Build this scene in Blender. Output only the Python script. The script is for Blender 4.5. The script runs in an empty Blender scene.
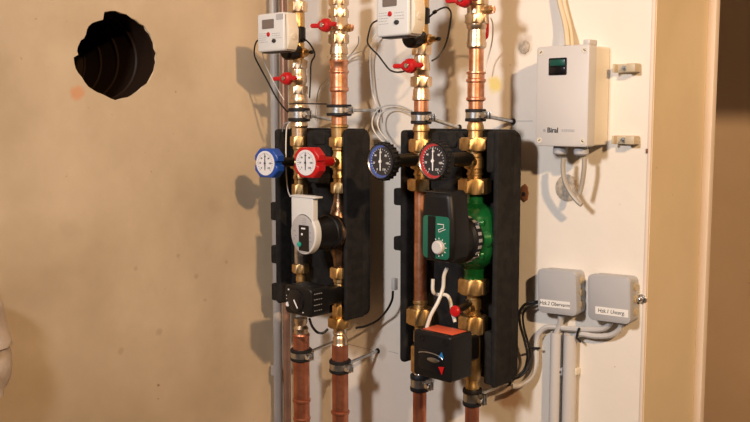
import bpy, bmesh, math, random
from mathutils import Vector, Matrix
random.seed(7)
sc = bpy.context.scene
COL = sc.collection
PI = math.pi

# ------------------------------------------------------------------ camera
F_PX, CXP, CYP = 900.0, 375.0, 211.0
CAM = Vector((1.69, -1.455, 1.5))
TH = math.radians(46.7); PT = math.atan(96 / 900)
Fh = Vector((-math.cos(TH), math.sin(TH), 0)); RT = Vector((math.sin(TH), math.cos(TH), 0))
FW = Fh * math.cos(PT) + Vector((0, 0, -math.sin(PT)))
UP = RT.cross(FW)

def ray(px, py): return FW + RT * ((px - CXP) / F_PX) + UP * ((CYP - py) / F_PX)
def at(px, py, d=0.0):
    """point on the plane standing d metres off the right wall"""
    r = ray(px, py); t = (-d - CAM.y) / r.y
    return CAM + r * t
def atl(px, py, d=0.0):
    """point on the plane standing d metres off the left wall"""
    r = ray(px, py); t = (d - CAM.x) / r.x
    return CAM + r * t
def depth(p): return (p - CAM).dot(FW)
def zp(py, x, d):
    v = Vector((x - CAM.x, -d - CAM.y, 0)); a = v.dot(Fh); k = (CYP - py) / F_PX
    return CAM.z + a * (k * math.cos(PT) - math.sin(PT)) / (math.cos(PT) + k * math.sin(PT))
def mpp(p): return depth(p) / F_PX        # metres per pixel at a point

cd = bpy.data.cameras.new('camera'); cam = bpy.data.objects.new('camera', cd); COL.objects.link(cam)
cd.sensor_width = 36; cd.lens = 36 * F_PX / 750; cd.clip_start = 0.01
M = Matrix((RT, UP, -FW)).transposed().to_4x4(); M.translation = CAM
cam.matrix_world = M; sc.camera = cam

# ------------------------------------------------------------------ materials
MATS = {}
def mat(name, col, metal=0.0, rough=0.5, noise=0.0, nscale=40, bump=0.0, bscale=200, col2=None, coat=0.0, emit=None, rvar=0.0, spec=None):
    m = bpy.data.materials.new(name); m.use_nodes = True; nt = m.node_tree; b = nt.nodes['Principled BSDF']
    b.inputs['Base Color'].default_value = (*col, 1); b.inputs['Metallic'].default_value = metal
    b.inputs['Roughness'].default_value = rough
    if coat: b.inputs['Coat Weight'].default_value = coat; b.inputs['Coat Roughness'].default_value = 0.1
    if spec is not None: b.inputs['Specular IOR Level'].default_value = spec
    tc = nt.nodes.new('ShaderNodeTexCoord')
    if noise or col2:
        n = nt.nodes.new('ShaderNodeTexNoise'); n.inputs['Scale'].default_value = nscale; n.inputs['Detail'].default_value = 5
        nt.links.new(tc.outputs['Object'], n.inputs['Vector'])
        r = nt.nodes.new('ShaderNodeValToRGB')
        c2 = col2 or tuple(c * (1 - noise) for c in col)
        r.color_ramp.elements[0].position = 0.38; r.color_ramp.elements[1].position = 0.62
        r.color_ramp.elements[0].color = (*c2, 1); r.color_ramp.elements[1].color = (*col, 1)
        nt.links.new(n.outputs['Fac'], r.inputs['Fac']); nt.links.new(r.outputs['Color'], b.inputs['Base Color'])
        if rvar:
            mr = nt.nodes.new('ShaderNodeMapRange'); mr.inputs['To Min'].default_value = rough + rvar; mr.inputs['To Max'].default_value = rough
            nt.links.new(n.outputs['Fac'], mr.inputs['Value']); nt.links.new(mr.outputs['Result'], b.inputs['Roughness'])
    if bump:
        n2 = nt.nodes.new('ShaderNodeTexNoise'); n2.inputs['Scale'].default_value = bscale; n2.inputs['Detail'].default_value = 4
        nt.links.new(tc.outputs['Object'], n2.inputs['Vector'])
        bp = nt.nodes.new('ShaderNodeBump'); bp.inputs['Strength'].default_value = bump; bp.inputs['Distance'].default_value = 0.002
        nt.links.new(n2.outputs['Fac'], bp.inputs['Height']); nt.links.new(bp.outputs['Normal'], b.inputs['Normal'])
    MATS[name] = m
    return m

def plaster(name, c1, c2, blotch=None, yellow=None):
    m = bpy.data.materials.new(name); m.use_nodes = True; nt = m.node_tree; b = nt.nodes['Principled BSDF']
    N, Lk = nt.nodes.new, nt.links.new
    g = N('ShaderNodeNewGeometry')
    b.inputs['Roughness'].default_value = 0.75
    n = N('ShaderNodeTexNoise'); n.inputs['Scale'].default_value = 3.2; n.inputs['Detail'].default_value = 6; n.inputs['Roughness'].default_value = 0.55
    Lk(g.outputs['Position'], n.inputs['Vector'])
    r = N('ShaderNodeValToRGB'); r.color_ramp.elements[0].position = 0.35; r.color_ramp.elements[1].position = 0.65
    r.color_ramp.elements[0].color = (*c2, 1); r.color_ramp.elements[1].color = (*c1, 1)
    Lk(n.outputs['Fac'], r.inputs['Fac'])
    last = r.outputs['Color']
    # small specks of dirt
    n3 = N('ShaderNodeTexNoise'); n3.inputs['Scale'].default_value = 75; n3.inputs['Detail'].default_value = 2
    Lk(g.outputs['Position'], n3.inputs['Vector'])
    r3 = N('ShaderNodeValToRGB'); r3.color_ramp.elements[0].position = 0.72; r3.color_ramp.elements[1].position = 0.79
    r3.color_ramp.elements[0].color = (0, 0, 0, 1); r3.color_ramp.elements[1].color = (1, 1, 1, 1)
    Lk(n3.outputs['Fac'], r3.inputs['Fac'])
    n4 = N('ShaderNodeTexNoise'); n4.inputs['Scale'].default_value = 5; Lk(g.outputs['Position'], n4.inputs['Vector'])
    r4 = N('ShaderNodeValToRGB'); r4.color_ramp.elements[0].position = 0.45; r4.color_ramp.elements[1].position = 0.62
    Lk(n4.outputs['Fac'], r4.inputs['Fac'])
    mm = N('ShaderNodeMath'); mm.operation = 'MULTIPLY'; Lk(r3.outputs['Color'], mm.inputs[0]); Lk(r4.outputs['Color'], mm.inputs[1])
    mx = N('ShaderNodeMix'); mx.data_type = 'RGBA'; Lk(mm.outputs[0], mx.inputs['Factor'])
    Lk(last, mx.inputs['A']); mx.inputs['B'].default_value = (c2[0] * .55, c2[1] * .45, c2[2] * .35, 1)
    last = mx.outputs['Result']
    # shaped stains and blotches: (centre, radius, colour, strength)
    for (c, rad, colr, st) in (blotch or []):
        vm = N('ShaderNodeVectorMath'); vm.operation = 'DISTANCE'; vm.inputs[1].default_value = c
        nn = N('ShaderNodeTexNoise'); nn.inputs['Scale'].default_value = 30; nn.inputs['Detail'].default_value = 3
        Lk(g.outputs['Position'], nn.inputs['Vector'])
        vs = N('ShaderNodeVectorMath'); vs.operation = 'SCALE'; vs.inputs['Scale'].default_value = rad * 1.4
        vo = N('ShaderNodeVectorMath'); vo.operation = 'SUBTRACT'; vo.inputs[1].default_value = (.5, .5, .5)
        Lk(nn.outputs['Color'], vo.inputs[0]); Lk(vo.outputs[0], vs.inputs[0])
        va = N('ShaderNodeVectorMath'); va.operation = 'ADD'; Lk(g.outputs['Position'], va.inputs[0]); Lk(vs.outputs[0], va.inputs[1])
        Lk(va.outputs[0], vm.inputs[0])
        mr = N('ShaderNodeMapRange'); mr.inputs['From Min'].default_value = rad; mr.inputs['From Max'].default_value = rad * .45
        mr.inputs['To Min'].default_value = 0; mr.inputs['To Max'].default_value = st
        Lk(vm.outputs['Value'], mr.inputs['Value'])
        m2 = N('ShaderNodeMix'); m2.data_type = 'RGBA'; Lk(mr.outputs['Result'], m2.inputs['Factor']); Lk(last, m2.inputs['A'])
        m2.inputs['B'].default_value = (*colr, 1); last = m2.outputs['Result']
    Lk(last, b.inputs['Base Color'])
    n2 = N('ShaderNodeTexNoise'); n2.inputs['Scale'].default_value = 14; n2.inputs['Detail'].default_value = 8
    Lk(g.outputs['Position'], n2.inputs['Vector'])
    bp = N('ShaderNodeBump'); bp.inputs['Strength'].default_value = 0.25; bp.inputs['Distance'].default_value = 0.006
    Lk(n2.outputs['Fac'], bp.inputs['Height']); Lk(bp.outputs['Normal'], b.inputs['Normal'])
    return m

copper = mat('copper', (.86, .44, .28), 1, .30, nscale=60, col2=(.62, .26, .13), rvar=.15, bump=.08, bscale=90)
copper_dull = mat('copper_dull', (.62, .26, .16), 1, .38, nscale=45, col2=(.46, .17, .10), rvar=.12, bump=.05)
brass = mat('brass', (.66, .46, .22), 1, .36, nscale=70, col2=(.50, .32, .13), rvar=.12, bump=.10, bscale=120)
nickel = mat('nickel_brass', (.74, .60, .44), 1, .29, nscale=80, col2=(.66, .47, .30), rvar=.1, bump=.06)
bronze = mat('bronze_cast', (.30, .17, .09), .9, .32, nscale=50, col2=(.05, .035, .025), bump=.3)
steel = mat('zinc_steel', (.62, .62, .62), 1, .32, nscale=90, col2=(.45, .45, .44), bump=.08)
chrome = mat('chrome', (.8, .8, .82), 1, .15)
rubber = mat('black_rubber', (.010, .010, .011), 0, .55, spec=.3, bump=.1)
foam = mat('black_foam', (.019, .017, .0155), 0, .8, nscale=60, col2=(.011, .010, .0095), spec=.2, bump=.5, bscale=420)
blackp = mat('black_plastic', (.0065, .006, .0062), 0, .42, spec=.3, bump=.12, bscale=500)
blackg = mat('black_gloss', (.008, .008, .009), 0, .18, spec=.4)
redp = mat('red_plastic', (.46, .010, .012), 0, .34, spec=.35)
bluep = mat('blue_plastic', (.010, .06, .32), 0, .32)
whitep = mat('white_plastic', (.62, .62, .60), 0, .38)
greyp = mat('grey_plastic', (.40, .40, .41), 0, .42, bump=.05, bscale=600)
lightgrey = mat('light_grey_plastic', (.55, .53, .51), 0, .42)
creamp = mat('cream_plastic', (.70, .64, .52), 0, .4)
beigecab = mat('beige_cable', (.62, .52, .36), 0, .45)
palecab = mat('pale_cable', (.66, .63, .56), 0, .42)
dial_w = mat('dial_white', (.66, .66, .68), 0, .3)
dial_k = mat('dial_black', (.03, .028, .03), 0, .3)
inkk = mat('ink_black', (.02, .02, .02), 0, .5)
inkw = mat('ink_white', (.8, .8, .8), 0, .5)
inkg = mat('ink_grey', (.32, .32, .34), 0, .5)
lcd = mat('lcd_screen', (.16, .13, .11), 0, .12)
greenc = mat('green_cast', (.008, .125, .030), .25, .22, coat=.6, bump=.15, bscale=60)
greenl = mat('green_label', (.012, .12, .075), 0, .25)
teal = mat('teal_plastic', (.02, .32, .25), 0, .35)
darkteal = mat('switch_green', (.006, .07, .05), 0, .3)
clipm = mat('beige_clip', (.50, .42, .29), 0, .45)
silver = mat('silver_face', (.50, .51, .53), .35, .35)
paper = mat('paper_label', (.80, .78, .74), 0, .6)
orange = mat('red_label', (.62, .10, .04), 0, .5)
bluemark = mat('blue_mark', (.02, .16, .42), 0, .7, spec=.1)
darkhole = mat('dark_duct', (.020, .011, .007), 0, .5, spec=.15, bump=.3, bscale=30)
pipegrey = mat('painted_pipe', (.43, .40, .37), 0, .4, noise=.12, nscale=12)
pipebrown = mat('brown_pipe', (.42, .24, .16), .5, .42, noise=.25, nscale=20)
cabgrey = mat('grey_brown_cable', (.36, .32, .26), 0, .45)
cloth = mat('pale_cloth', (.62, .52, .44), 0, .85, bump=.3, bscale=300, noise=.1)
brownplug = mat('brown_plug', (.20, .09, .05), 0, .6, bump=.5, bscale=200)
floorm = mat('floor_concrete', (.30, .27, .24), 0, .8, noise=.25, nscale=4, bump=.3)
ceilm = mat('ceiling_paint', (.62, .55, .46), 0, .85)
roomm = mat('room_paint', (.50, .40, .30), 0, .85, noise=.2, nscale=2)
clearglass = mat('gauge_glass', (.9, .9, .92), 0, .05)
b_ = clearglass.node_tree.nodes['Principled BSDF']; b_.inputs['Transmission Weight'].default_value = 1; b_.inputs['IOR'].default_value = 1.1

# ------------------------------------------------------------------ mesh builder
def basis(axis):
    w = Vector(axis).normalized()
    a = Vector((0, 0, 1)) if abs(w.z) < .9 else Vector((1, 0, 0))
    u = a.cross(w).normalized(); v = w.cross(u)
    return u, v, w
X, Y, Z = Vector((1, 0, 0)), Vector((0, 1, 0)), Vector((0, 0, 1))
OUT = Vector((0, -1, 0))                       # away from the right wall

class MB:
    def __init__(s): s.v = []; s.f = []
    def add(s, vs, fs):
        o = len(s.v); s.v += [Vector(q) for q in vs]; s.f += [tuple(i + o for i in q) for q in fs]; return s
    def bm(s, b):
        b.verts.index_update(); s.add([q.co.copy() for q in b.verts], [[q.index for q in f.verts] for f in b.faces]); b.free(); return s
    def box(s, c, size, bev=.002, seg=2, rot=None, edges=None):
        b = bmesh.new(); bmesh.ops.create_cube(b, size=1)
        bmesh.ops.scale(b, vec=Vector(size), verts=b.verts)
        if bev:
            es = b.edges[:] if edges is None else [e for e in b.edges if abs((e.verts[0].co - e.verts[1].co).normalized().dot(edges)) > .9]
            bmesh.ops.bevel(b, geom=es, offset=bev, segments=seg, profile=.5, affect='EDGES')
        m = (rot.to_4x4() if rot is not None else Matrix.Identity(4)); m.translation = Vector(c)
        bmesh.ops.transform(b, matrix=m, verts=b.verts); return s.bm(b)
    def lathe(s, o, axis, prof, n=28, fn=None, squash=(1, 1)):
        """prof: (t along axis, radius[, hexness])"""
        u, v, w = basis(axis); o = Vector(o); vs = []; fs = []
        for t, r in prof:
            for k in range(n):
                a = 2 * PI * k / n; rr = fn(a, t, r) if fn else r
                vs.append(o + w * t + (u * math.cos(a) * squash[0] + v * math.sin(a) * squash[1]) * rr)
        for i in range(len(prof) - 1):
            for k in range(n):
                k2 = (k + 1) % n; fs.append((i * n + k, i * n + k2, (i + 1) * n + k2, (i + 1) * n + k))
        fs.append(tuple(reversed(range(n)))); fs.append(tuple(range((len(prof) - 1) * n, len(prof) * n)))
        return s.add(vs, fs)
    def hexn(s, o, axis, length, af, ph=0.3, sides=6):
        """nut: af = distance across flats, chamfered ends"""
        u, v, w = basis(axis); o = Vector(o); n = sides * 6; ap = af / 2; st = 2 * PI / sides; vs = []; fs = []
        c = min(length * .15, af * .06)
        rows = [(0, .0), (c, 1.), (length - c, 1.), (length, .0)]
        for t, full in rows:
            for k in range(n):
                a = 2 * PI * k / n
                rh = ap / math.cos(((a) % st) - st / 2)
                r = rh if full else min(rh, ap * 1.0)
                a2 = a + ph
                vs.append(o + w * t + (u * math.cos(a2) + v * math.sin(a2)) * r)
        for i in range(3):
            for k in range(n):
                k2 = (k + 1) % n; fs.append((i * n + k, i * n + k2, (i + 1) * n + k2, (i + 1) * n + k))
        fs.append(tuple(reversed(range(n)))); fs.append(tuple(range(3 * n, 4 * n)))
        return s.add(vs, fs)
    def tube(s, pts, r, n=10, sub=8, smooth=True):
        P = [Vector(p) for p in pts]
        if smooth and len(P) > 2:
            Q = []; E = [P[0] * 2 - P[1]] + P + [P[-1] * 2 - P[-2]]
            for i in range(1, len(E) - 2):
                for k in range(sub):
                    t = k / sub; a, b, c, d = E[i - 1], E[i], E[i + 1], E[i + 2]
                    Q.append(.5 * ((2 * b) + (c - a) * t + (2 * a - 5 * b + 4 * c - d) * t * t + (3 * b - a - 3 * c + d) * t ** 3))
            Q.append(P[-1]); P = Q
        vs = []; fs = []; T = (P[1] - P[0]).normalized(); u, v, _ = basis(T)
        for i, p in enumerate(P):
            T2 = (P[min(i + 1, len(P) - 1)] - P[max(i - 1, 0)]).normalized()
            u = (u - T2 * u.dot(T2)).normalized(); v = T2.cross(u)
            for k in range(n):
                a = 2 * PI * k / n; vs.append(p + (u * math.cos(a) + v * math.sin(a)) * r)
        for i in range(len(P) - 1):
            for k in range(n):
                k2 = (k + 1) % n; fs.append((i * n + k, i * n + k2, (i + 1) * n + k2, (i + 1) * n + k))
        fs.append(tuple(reversed(range(n)))); fs.append(tuple(range((len(P) - 1) * n, len(P) * n)))
        return s.add(vs, fs)
    def prism(s, poly, o, u, v, w, h, bev=0, seg=2, taper=1.0):
        """polygon in (u,v) about o extruded along w by h"""
        b = bmesh.new(); o = Vector(o); n = len(poly)
        cu = sum(p[0] for p in poly) / n; cv = sum(p[1] for p in poly) / n
        lo = [b.verts.new(o + u * p[0] + v * p[1]) for p in poly]
        hi = [b.verts.new(o + u * (cu + (p[0] - cu) * taper) + v * (cv + (p[1] - cv) * taper) + w * h) for p in poly]
        b.faces.new(lo); top = b.faces.new(hi)
        for i in range(n): b.faces.new((lo[i], lo[(i + 1) % n], hi[(i + 1) % n], hi[i]))
        bmesh.ops.recalc_face_normals(b, faces=b.faces)
        if bev: bmesh.ops.bevel(b, geom=list(top.edges), offset=bev, segments=seg, profile=.5, affect='EDGES')
        return s.bm(b)
    def build(s, name, m, parent=None, ang=35):
        o0 = parent_origin(parent)
        me = bpy.data.meshes.new(name); me.from_pydata([q - o0 for q in s.v], [], s.f); me.validate()
        b = bmesh.new(); b.from_mesh(me); bmesh.ops.recalc_face_normals(b, faces=b.faces); b.to_mesh(me); b.free()
        for p in me.polygons: p.use_smooth = True
        me.set_sharp_from_angle(angle=math.radians(ang))
        me.materials.append(m)
        ob = bpy.data.objects.new(name, me); COL.objects.link(ob)
        if parent: ob.parent = parent; ob['_o'] = list(o0)
        return ob
def parent_origin(p):
    o = Vector((0, 0, 0))
    while p is not None: o += p.location; p = p.parent
    return o
def tag(o, label, cat, group=None, kind=None):
    if label: o['label'] = label
    if cat: o['category'] = cat
    if group: o['group'] = group
    if kind: o['kind'] = kind
    return o
def thing(name, loc, label, cat, group=None):
    o = bpy.data.objects.new(name, None); COL.objects.link(o); o.location = loc; o.empty_display_size = .02
    return tag(o, label, cat, group)
def struct(name, mb, m, ang=35):
    o = mb.build(name, m, None, ang); o['kind'] = 'structure'; return o
def text(name, s, o, size, m, parent, u=X, v=Z, w=OUT, align='CENTER', ext=.0002, xs=1.0, bold=0.0):
    c = bpy.data.curves.new('txt', 'FONT'); c.body = s; c.size = size; c.align_x = align; c.align_y = 'CENTER'; c.extrude = ext; c.offset = bold; c.resolution_u = 3
    t = bpy.data.objects.new('txt', c); COL.objects.link(t)
    bpy.context.view_layer.update()
    me = bpy.data.meshes.new_from_object(t); bpy.data.objects.remove(t)
    mb = MB(); o = Vector(o)
    mb.add([o + u * (q.co.x * xs) + v * q.co.y + w * q.co.z for q in me.vertices], [tuple(p.vertices) for p in me.polygons])
    return mb, name, m, parent
def put_text(*a, **k):
    mb, name, m, parent = text(*a, **k); return mb.build(name, m, parent)
def rrect(w, h, r, n=5):
    P = []
    for cx, cy, a0 in ((w / 2 - r, h / 2 - r, 0), (-w / 2 + r, h / 2 - r, 90), (-w / 2 + r, -h / 2 + r, 180), (w / 2 - r, -h / 2 + r, 270)):
        for k in range(n + 1):
            a = math.radians(a0 + 90 * k / n); P.append((cx + r * math.cos(a), cy + r * math.sin(a)))
    return P
def oval(rx, ry, n=32): return [(rx * math.cos(2 * PI * k / n), ry * math.sin(2 * PI * k / n)) for k in range(n)]

# ------------------------------------------------------------------ room
XR = at(648, 211, 0).x                       # where the right wall ends at the opening
RV = .21                                      # thickness of that wall
HC = 2.75; DOORZ = 1.84
def S(px, py, d=0): p = at(px, py, d); return (p.x, p.y, p.z)
wr_st = [(S(510, 398), .035, (.42, .22, .10), .75), (S(494, 84), .022, (.74, .58, .12), .8), (S(381, 352), .02, (.45, .36, .26), .5),  # first entry: brown blotch below the larger shell's right foot
         (S(524, 47), .022, (.42, .33, .24), .75), (S(575, 188), .03, (.50, .45, .40), .6)]
m_right = plaster('plaster_white', (.80, .745, .66), (.74, .68, .59), wr_st)
pl = atl(78, 90); 
wl_st = [((pl.x, pl.y, pl.z - .006), .018, (.62, .30, .15), .8)]
for (a_, b_2, r_) in ((135, 268, .007), (178, 256, .006), (196, 276, .008), (160, 332, .012), (226, 262, .006), (121, 351, .010), (205, 300, .006), (70, 230, .03), (215, 205, .025)):
    q_ = atl(a_, b_2); wl_st.append(((q_.x, q_.y, q_.z), r_, (.30, .20, .12), .35 if r_ < .02 else .14))
m_left = plaster('plaster_left_dim', (.62, .50, .35), (.47, .365, .24), wl_st)  # same paint as the right wall, darkened and yellowed for its dimmer light
m_reveal = plaster('plaster_warm_lit', (.72, .60, .42), (.66, .54, .37), [(tuple(at(661, 12, -.06)), .02, (.42, .26, .12), .6)])  # wall plaster yellowed to carry the warm light on the reveal
m_edge = plaster('plaster_edge', (.74, .64, .54), (.66, .55, .45))
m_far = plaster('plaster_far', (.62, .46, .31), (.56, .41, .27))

# right wall: front slab ending at the doorway + lintel
w = MB()
w.box(((XR - .3) / 2, RV / 2, HC / 2), (XR + .3, RV, HC), bev=0)
struct('wall_right', w, m_right)
w = MB(); w.box((XR + .5, RV / 2, (HC + DOORZ) / 2), (1.0, RV, HC - DOORZ), bev=0); struct('wall_lintel', w, m_right)
w = MB(); w.box((XR + 1.0 + 1.0, RV / 2, HC / 2), (2.0, RV, HC), bev=0); struct('wall_right_beyond', w, m_right)
# plastered reveal lining, its warm light put into the colour
w = MB(); w.box((XR + .0015, RV / 2 + .001, DOORZ / 2), (.003, RV - .004, DOORZ), bev=0); struct('trim_reveal', w, m_reveal)
w = MB(); w.box((XR - .002, .004, HC / 2), (.008, .01, HC), bev=.003); struct('trim_corner', w, m_edge)
# rebate standing proud behind the reveal
w = MB(); w.box((XR - .09 + .018, RV + .009, DOORZ / 2), (.18, .018, DOORZ), bev=.002); struct('trim_frame', w, m_edge)
w = MB(); w.box((.6, .84 + .05, HC / 2), (3.6, .1, HC), bev=0); struct('wall_far', w, m_far)

# left wall with the broken round hole
HP = [(170,45),(192,41),(215,42),(236,50),(255,55),(272,68),(290,75),(308,90),(325,100),(333,116),(345,130),(350,148),(360,165),(362,185),(370,205),(368,222),(370,240),(362,258),(360,275),(348,300),(335,320),(318,334),(300,350),(280,361),(260,375),(238,380),(215,385),(195,378),(176,368),(160,360),(142,354),(125,345),(110,334),(95,315),(84,296),(70,280),(60,262),(55,245),(52,220),(70,210),(66,196),(68,180),(80,155),(92,146),(100,130),(103,114),(110,100),(124,88),(140,82),(165,75)]
hole = []
for (a, b) in HP:
    p = atl(a / 3.833 + 60, b / 3.833); hole.append((p.y, p.z))
hc = (sum(p[0] for p in hole) / len(hole), sum(p[1] for p in hole) / len(hole))
b = bmesh.new()
outer = [(-3.0, 0), (.2, 0), (.2, HC), (-3.0, HC)]
ov = [b.verts.new((0, q[0], q[1])) for q in outer]; hv = [b.verts.new((0, q[0], q[1])) for q in hole]
es = [b.edges.new((l[i], l[(i + 1) % len(l)])) for l in (ov, hv) for i in range(len(l))]
bmesh.ops.triangle_fill(b, edges=es, use_beauty=True, use_dissolve=False)
for f in b.faces:
    f.normal_update()
w = MB().bm(b)
n = len(hole); vs = []; fs = []
rings = [(0, 1.0), (-.002, 1.0), (-.005, 1.01), (-.010, 1.05)]
for xx, sc_ in rings:
    for i, q in enumerate(hole):
        j = 1 + .02 * math.sin(i * 7.3 + xx * 900) if xx else 1
        vs.append((xx, hc[0] + (q[0] - hc[0]) * sc_ * j, hc[1] + (q[1] - hc[1]) * sc_ * j))
for i in range(3):
    for k in range(n):
        k2 = (k + 1) % n; fs.append((i * n + k, i * n + k2, (i + 1) * n + k2, (i + 1) * n + k))
w.add(vs, fs)
ob = struct('wall_left', w, m_left, 25)
rad = .094
tduct = thing('duct_sleeve', (-.02, hc[0], hc[1]), 'dark ribbed round duct sleeve sunk in the broken hole of the left wall', 'duct')
d = MB(); prof = [(.0, rad + .05), (.0, rad)]
t = .0
for k in range(4):
    prof += [(t + .062, rad), (t + .065, rad - .003), (t + .069, rad - .003), (t + .072, rad)]; t += .074
u_, v_, w_ = basis((-1, 0, 0)); nn = 48; vs = []; fs = []
for tt, r in prof:
    for k in range(nn):
        a = 2 * PI * k / nn; vs.append(Vector((-.008, hc[0], hc[1])) + w_ * tt + (u_ * math.cos(a) + v_ * math.sin(a)) * r)
for i in range(len(prof) - 1):
    for k in range(nn):
        k2 = (k + 1) % nn; fs.append((i * nn + k, i * nn + k2, (i + 1) * nn + k2, (i + 1) * nn + k))
d.add(vs, fs); d.build('sleeve', darkhole, tduct)
d = MB(); d.lathe((-.300, hc[0], hc[1]), (-1, 0, 0), [(0, rad + .01), (.01, rad + .01)], n=40); d.build('end_plate', darkhole, tduct)

w = MB(); w.box((1.3, -1.2, -.05), (4.0, 4.4, .1), bev=0); struct('floor', w, floorm)
w = MB(); w.box((1.3, -1.2, HC + .05), (4.0, 4.4, .1), bev=0); struct('ceiling', w, ceilm)
w = MB(); w.box((3.25, -1.2, HC / 2), (.1, 4.4, HC), bev=0); struct('wall_side', w, roomm)
w = MB(); w.box((1.5, -3.05, HC / 2), (3.6, .1, HC), bev=0); struct('wall_rear', w, roomm)
for (p, q, lb) in ((at(388, 351, .0004), at(398, 353.5, .0004), 'short pencil line on the white wall left of the larger shell foot'), (at(517, 121, .0004), at(533, 121, .0004), 'short level pencil line left of the control box'), (at(331, 340, .0004), at(372, 350, .0004), 'pencil line behind the second copper pipe from the corner')):
    w = MB(); w.tube([p, q], .0005, n=5, smooth=False); tag(w.build('pencil_line', inkg), lb, 'pencil line')

# ------------------------------------------------------------------ pipe axes
DP = .12
XA = at(300, 211, DP).x; XB = at(339.5, 211, DP).x; XC = at(420.5, 250, DP).x; XD = at(474, 250, DP).x
class Ax:
    def __init__(s, x, d=DP): s.x = x; s.d = d
    def z(s, py): return zp(py, s.x, s.d)
    def p(s, py): return Vector((s.x, -s.d, s.z(py)))
    def r(s, wpx, py): return wpx / 2 * mpp(s.p(py))
    def lathe(s, mb, prof, n=28):
        """prof (py, width px) from the top down"""
        z0 = s.z(prof[-1][0]); pr = [(s.z(py) - z0, s.r(wp, py)) for py, wp in reversed(prof)]
        mb.lathe((s.x, -s.d, z0), Z, pr, n=n); return mb
    def hexn(s, mb, py0, py1, wp, ph=.3, sides=6):
        z0 = s.z(py1); z1 = s.z(py0); mb.hexn((s.x, -s.d, z0), Z, z1 - z0, 2 * s.r(wp, (py0 + py1) / 2) * .93, ph, sides); return mb
A, B_, C_, D_ = Ax(XA), Ax(XB), Ax(XC), Ax(XD)

GP = {A: ('left pipe of the left pump group'), B_: ('right pipe of the left pump group'), C_: ('left pipe of the right pump group'), D_: ('right pipe of the right pump group')}

def pipe(ax, y0, y1, wpx, m, label, beads=(), z0=None, z1=None, name='copper_pipe', cat='pipe', group=None):
    za = z1 if z1 is not None else ax.z(y0); zb = z0 if z0 is not None else ax.z(y1)
    t = thing(name, (ax.x, -ax.d, zb), label, cat, group)
    r = ax.r(wpx, (min(y1, 420) + max(y0, 0)) / 2)
    mb = MB(); mb.lathe((ax.x, -ax.d, zb), Z, [(0, r), (za - zb, r)], n=32); mb.build('tube', m, t)
    for (py, wp, h) in beads:
        bb = MB(); rr = ax.r(wp, py); zc = ax.z(py); k = h / 2 * mpp(ax.p(py))
        bb.lathe((ax.x, -ax.d, zc - k), Z, [(0, r), (k * .3, rr * .97), (k, rr), (k * 1.7, rr * .97), (k * 2, r)], n=32)
        bb.build('press_ring', m, t)
    return t

def coupling(ax, prof, m, label, name='press_coupling', nuts=(), nutm=None, group=None):
    t = thing(name, ax.p(prof[-1][0]), label, 'pipe fitting', group)
    mb = MB(); ax.lathe(mb, prof, n=32); mb.build('body', m, t)
    for (a, b, wp, ph) in nuts:
        nb = MB(); ax.hexn(nb, a, b, wp, ph); nb.build('nut', nutm or m, t)
    return t

# upper pipes continue to the ceiling, lower ones to the floor
LA = 'left group'
pipe(A, 0, 4, 11, nickel, 'short brass pipe rising above the left heat meter out of the picture', z1=HC - .005, z0=A.z(3), name='brass_pipe')
pipe(B_, 0, 2, 16, copper, 'copper pipe rising above the red-handled valve of the left group', z1=HC - .005, z0=B_.z(-14))
pipe(C_, 0, 0, 11, nickel, 'brass pipe rising behind the right heat meter', z1=HC - .005, z0=C_.z(-12), name='brass_pipe')
pipe(D_, 0, 0, 16, copper, 'copper pipe rising above the topmost red handle on the right', z1=HC - .005, z0=D_.z(-20))
pipe(A, 333, 422, 16.3, copper_dull, 'reddish copper pipe going down to the floor, nearest the grey corner pipes', beads=[(335, 17.5, 3), (400, 18.5, 4), (418, 18, 3)], z0=.01)
pipe(B_, 344, 422, 16.3, copper_dull, 'reddish copper pipe going down to the floor, second from the wall corner', beads=[(412, 18.8, 4)], z0=.01)
pipe(C_, 388, 422, 13.6, copper_dull, 'copper pipe going down under the large black valve actuator', z0=.01)
pipe(D_, 402, 422, 14.2, copper_dull, 'copper pipe going down to the floor, nearest the grey conduits', z0=.01)
pipe(D_, 49, 74, 14.8, copper, 'short bright copper pipe above the press coupling of the right pump group', beads=[(73, 19.5, 3)])
pipe(C_, 190, 303, 13.2, copper, 'long bright copper pipe inside the right black insulation shell beside the green pump')
pipe(B_, 89, 106, 15.5, copper, 'short copper pipe just above the clamp of the left group')
pipe(B_, 114, 126, 15.5, copper, 'short copper stub below the upper clamp on the left group')
pipe(C_, 100, 126, 14.5, copper, 'short copper stub held by the upper clamp under the red valve handle')
pipe(D_, 100, 126, 14.5, copper, 'short copper stub held by the upper clamp next to the yellow wall spot')

coupling(B_, [(60, 18), (61, 19.5), (62.5, 19.5), (64, 17.5), (70, 17.5), (71, 20), (72.5, 20), (74, 17.5), (87, 17.5), (88, 19.5), (90.5, 19.5), (92, 17)], copper, 'copper press coupling below the red valve handle on the left group', name='copper_coupling')
coupling(D_, [(74, 17), (78.5, 17), (79.5, 20), (81.5, 20), (83, 17), (97, 17), (98, 19.5), (100, 19.5), (101.5, 16)], copper, 'copper press coupling above the right clamp near the yellow wall spot', name='copper_coupling')
coupling(B_, [(47, 17), (54, 18.5), (55, 16), (57, 16), (58, 18), (60.5, 18)], nickel, 'brass reducer between the valve and the copper press coupling of the left group', name='brass_adapter')
coupling(D_, [(25, 21), (28, 20), (30, 17.5), (35, 18.5), (41, 18.5), (43, 20), (47, 20), (49, 16)], nickel, 'brass reducer under the valve at the top of the right group', name='brass_adapter')
coupling(A, [(94, 15), (97, 17), (101, 19), (104, 17), (106, 19), (108, 19), (110, 15), (118, 15), (123, 17), (126, 18), (128, 15), (137, 15)], nickel, 'brass press fitting held by the clamp on the left group nearest the corner', name='brass_fitting')
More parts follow.
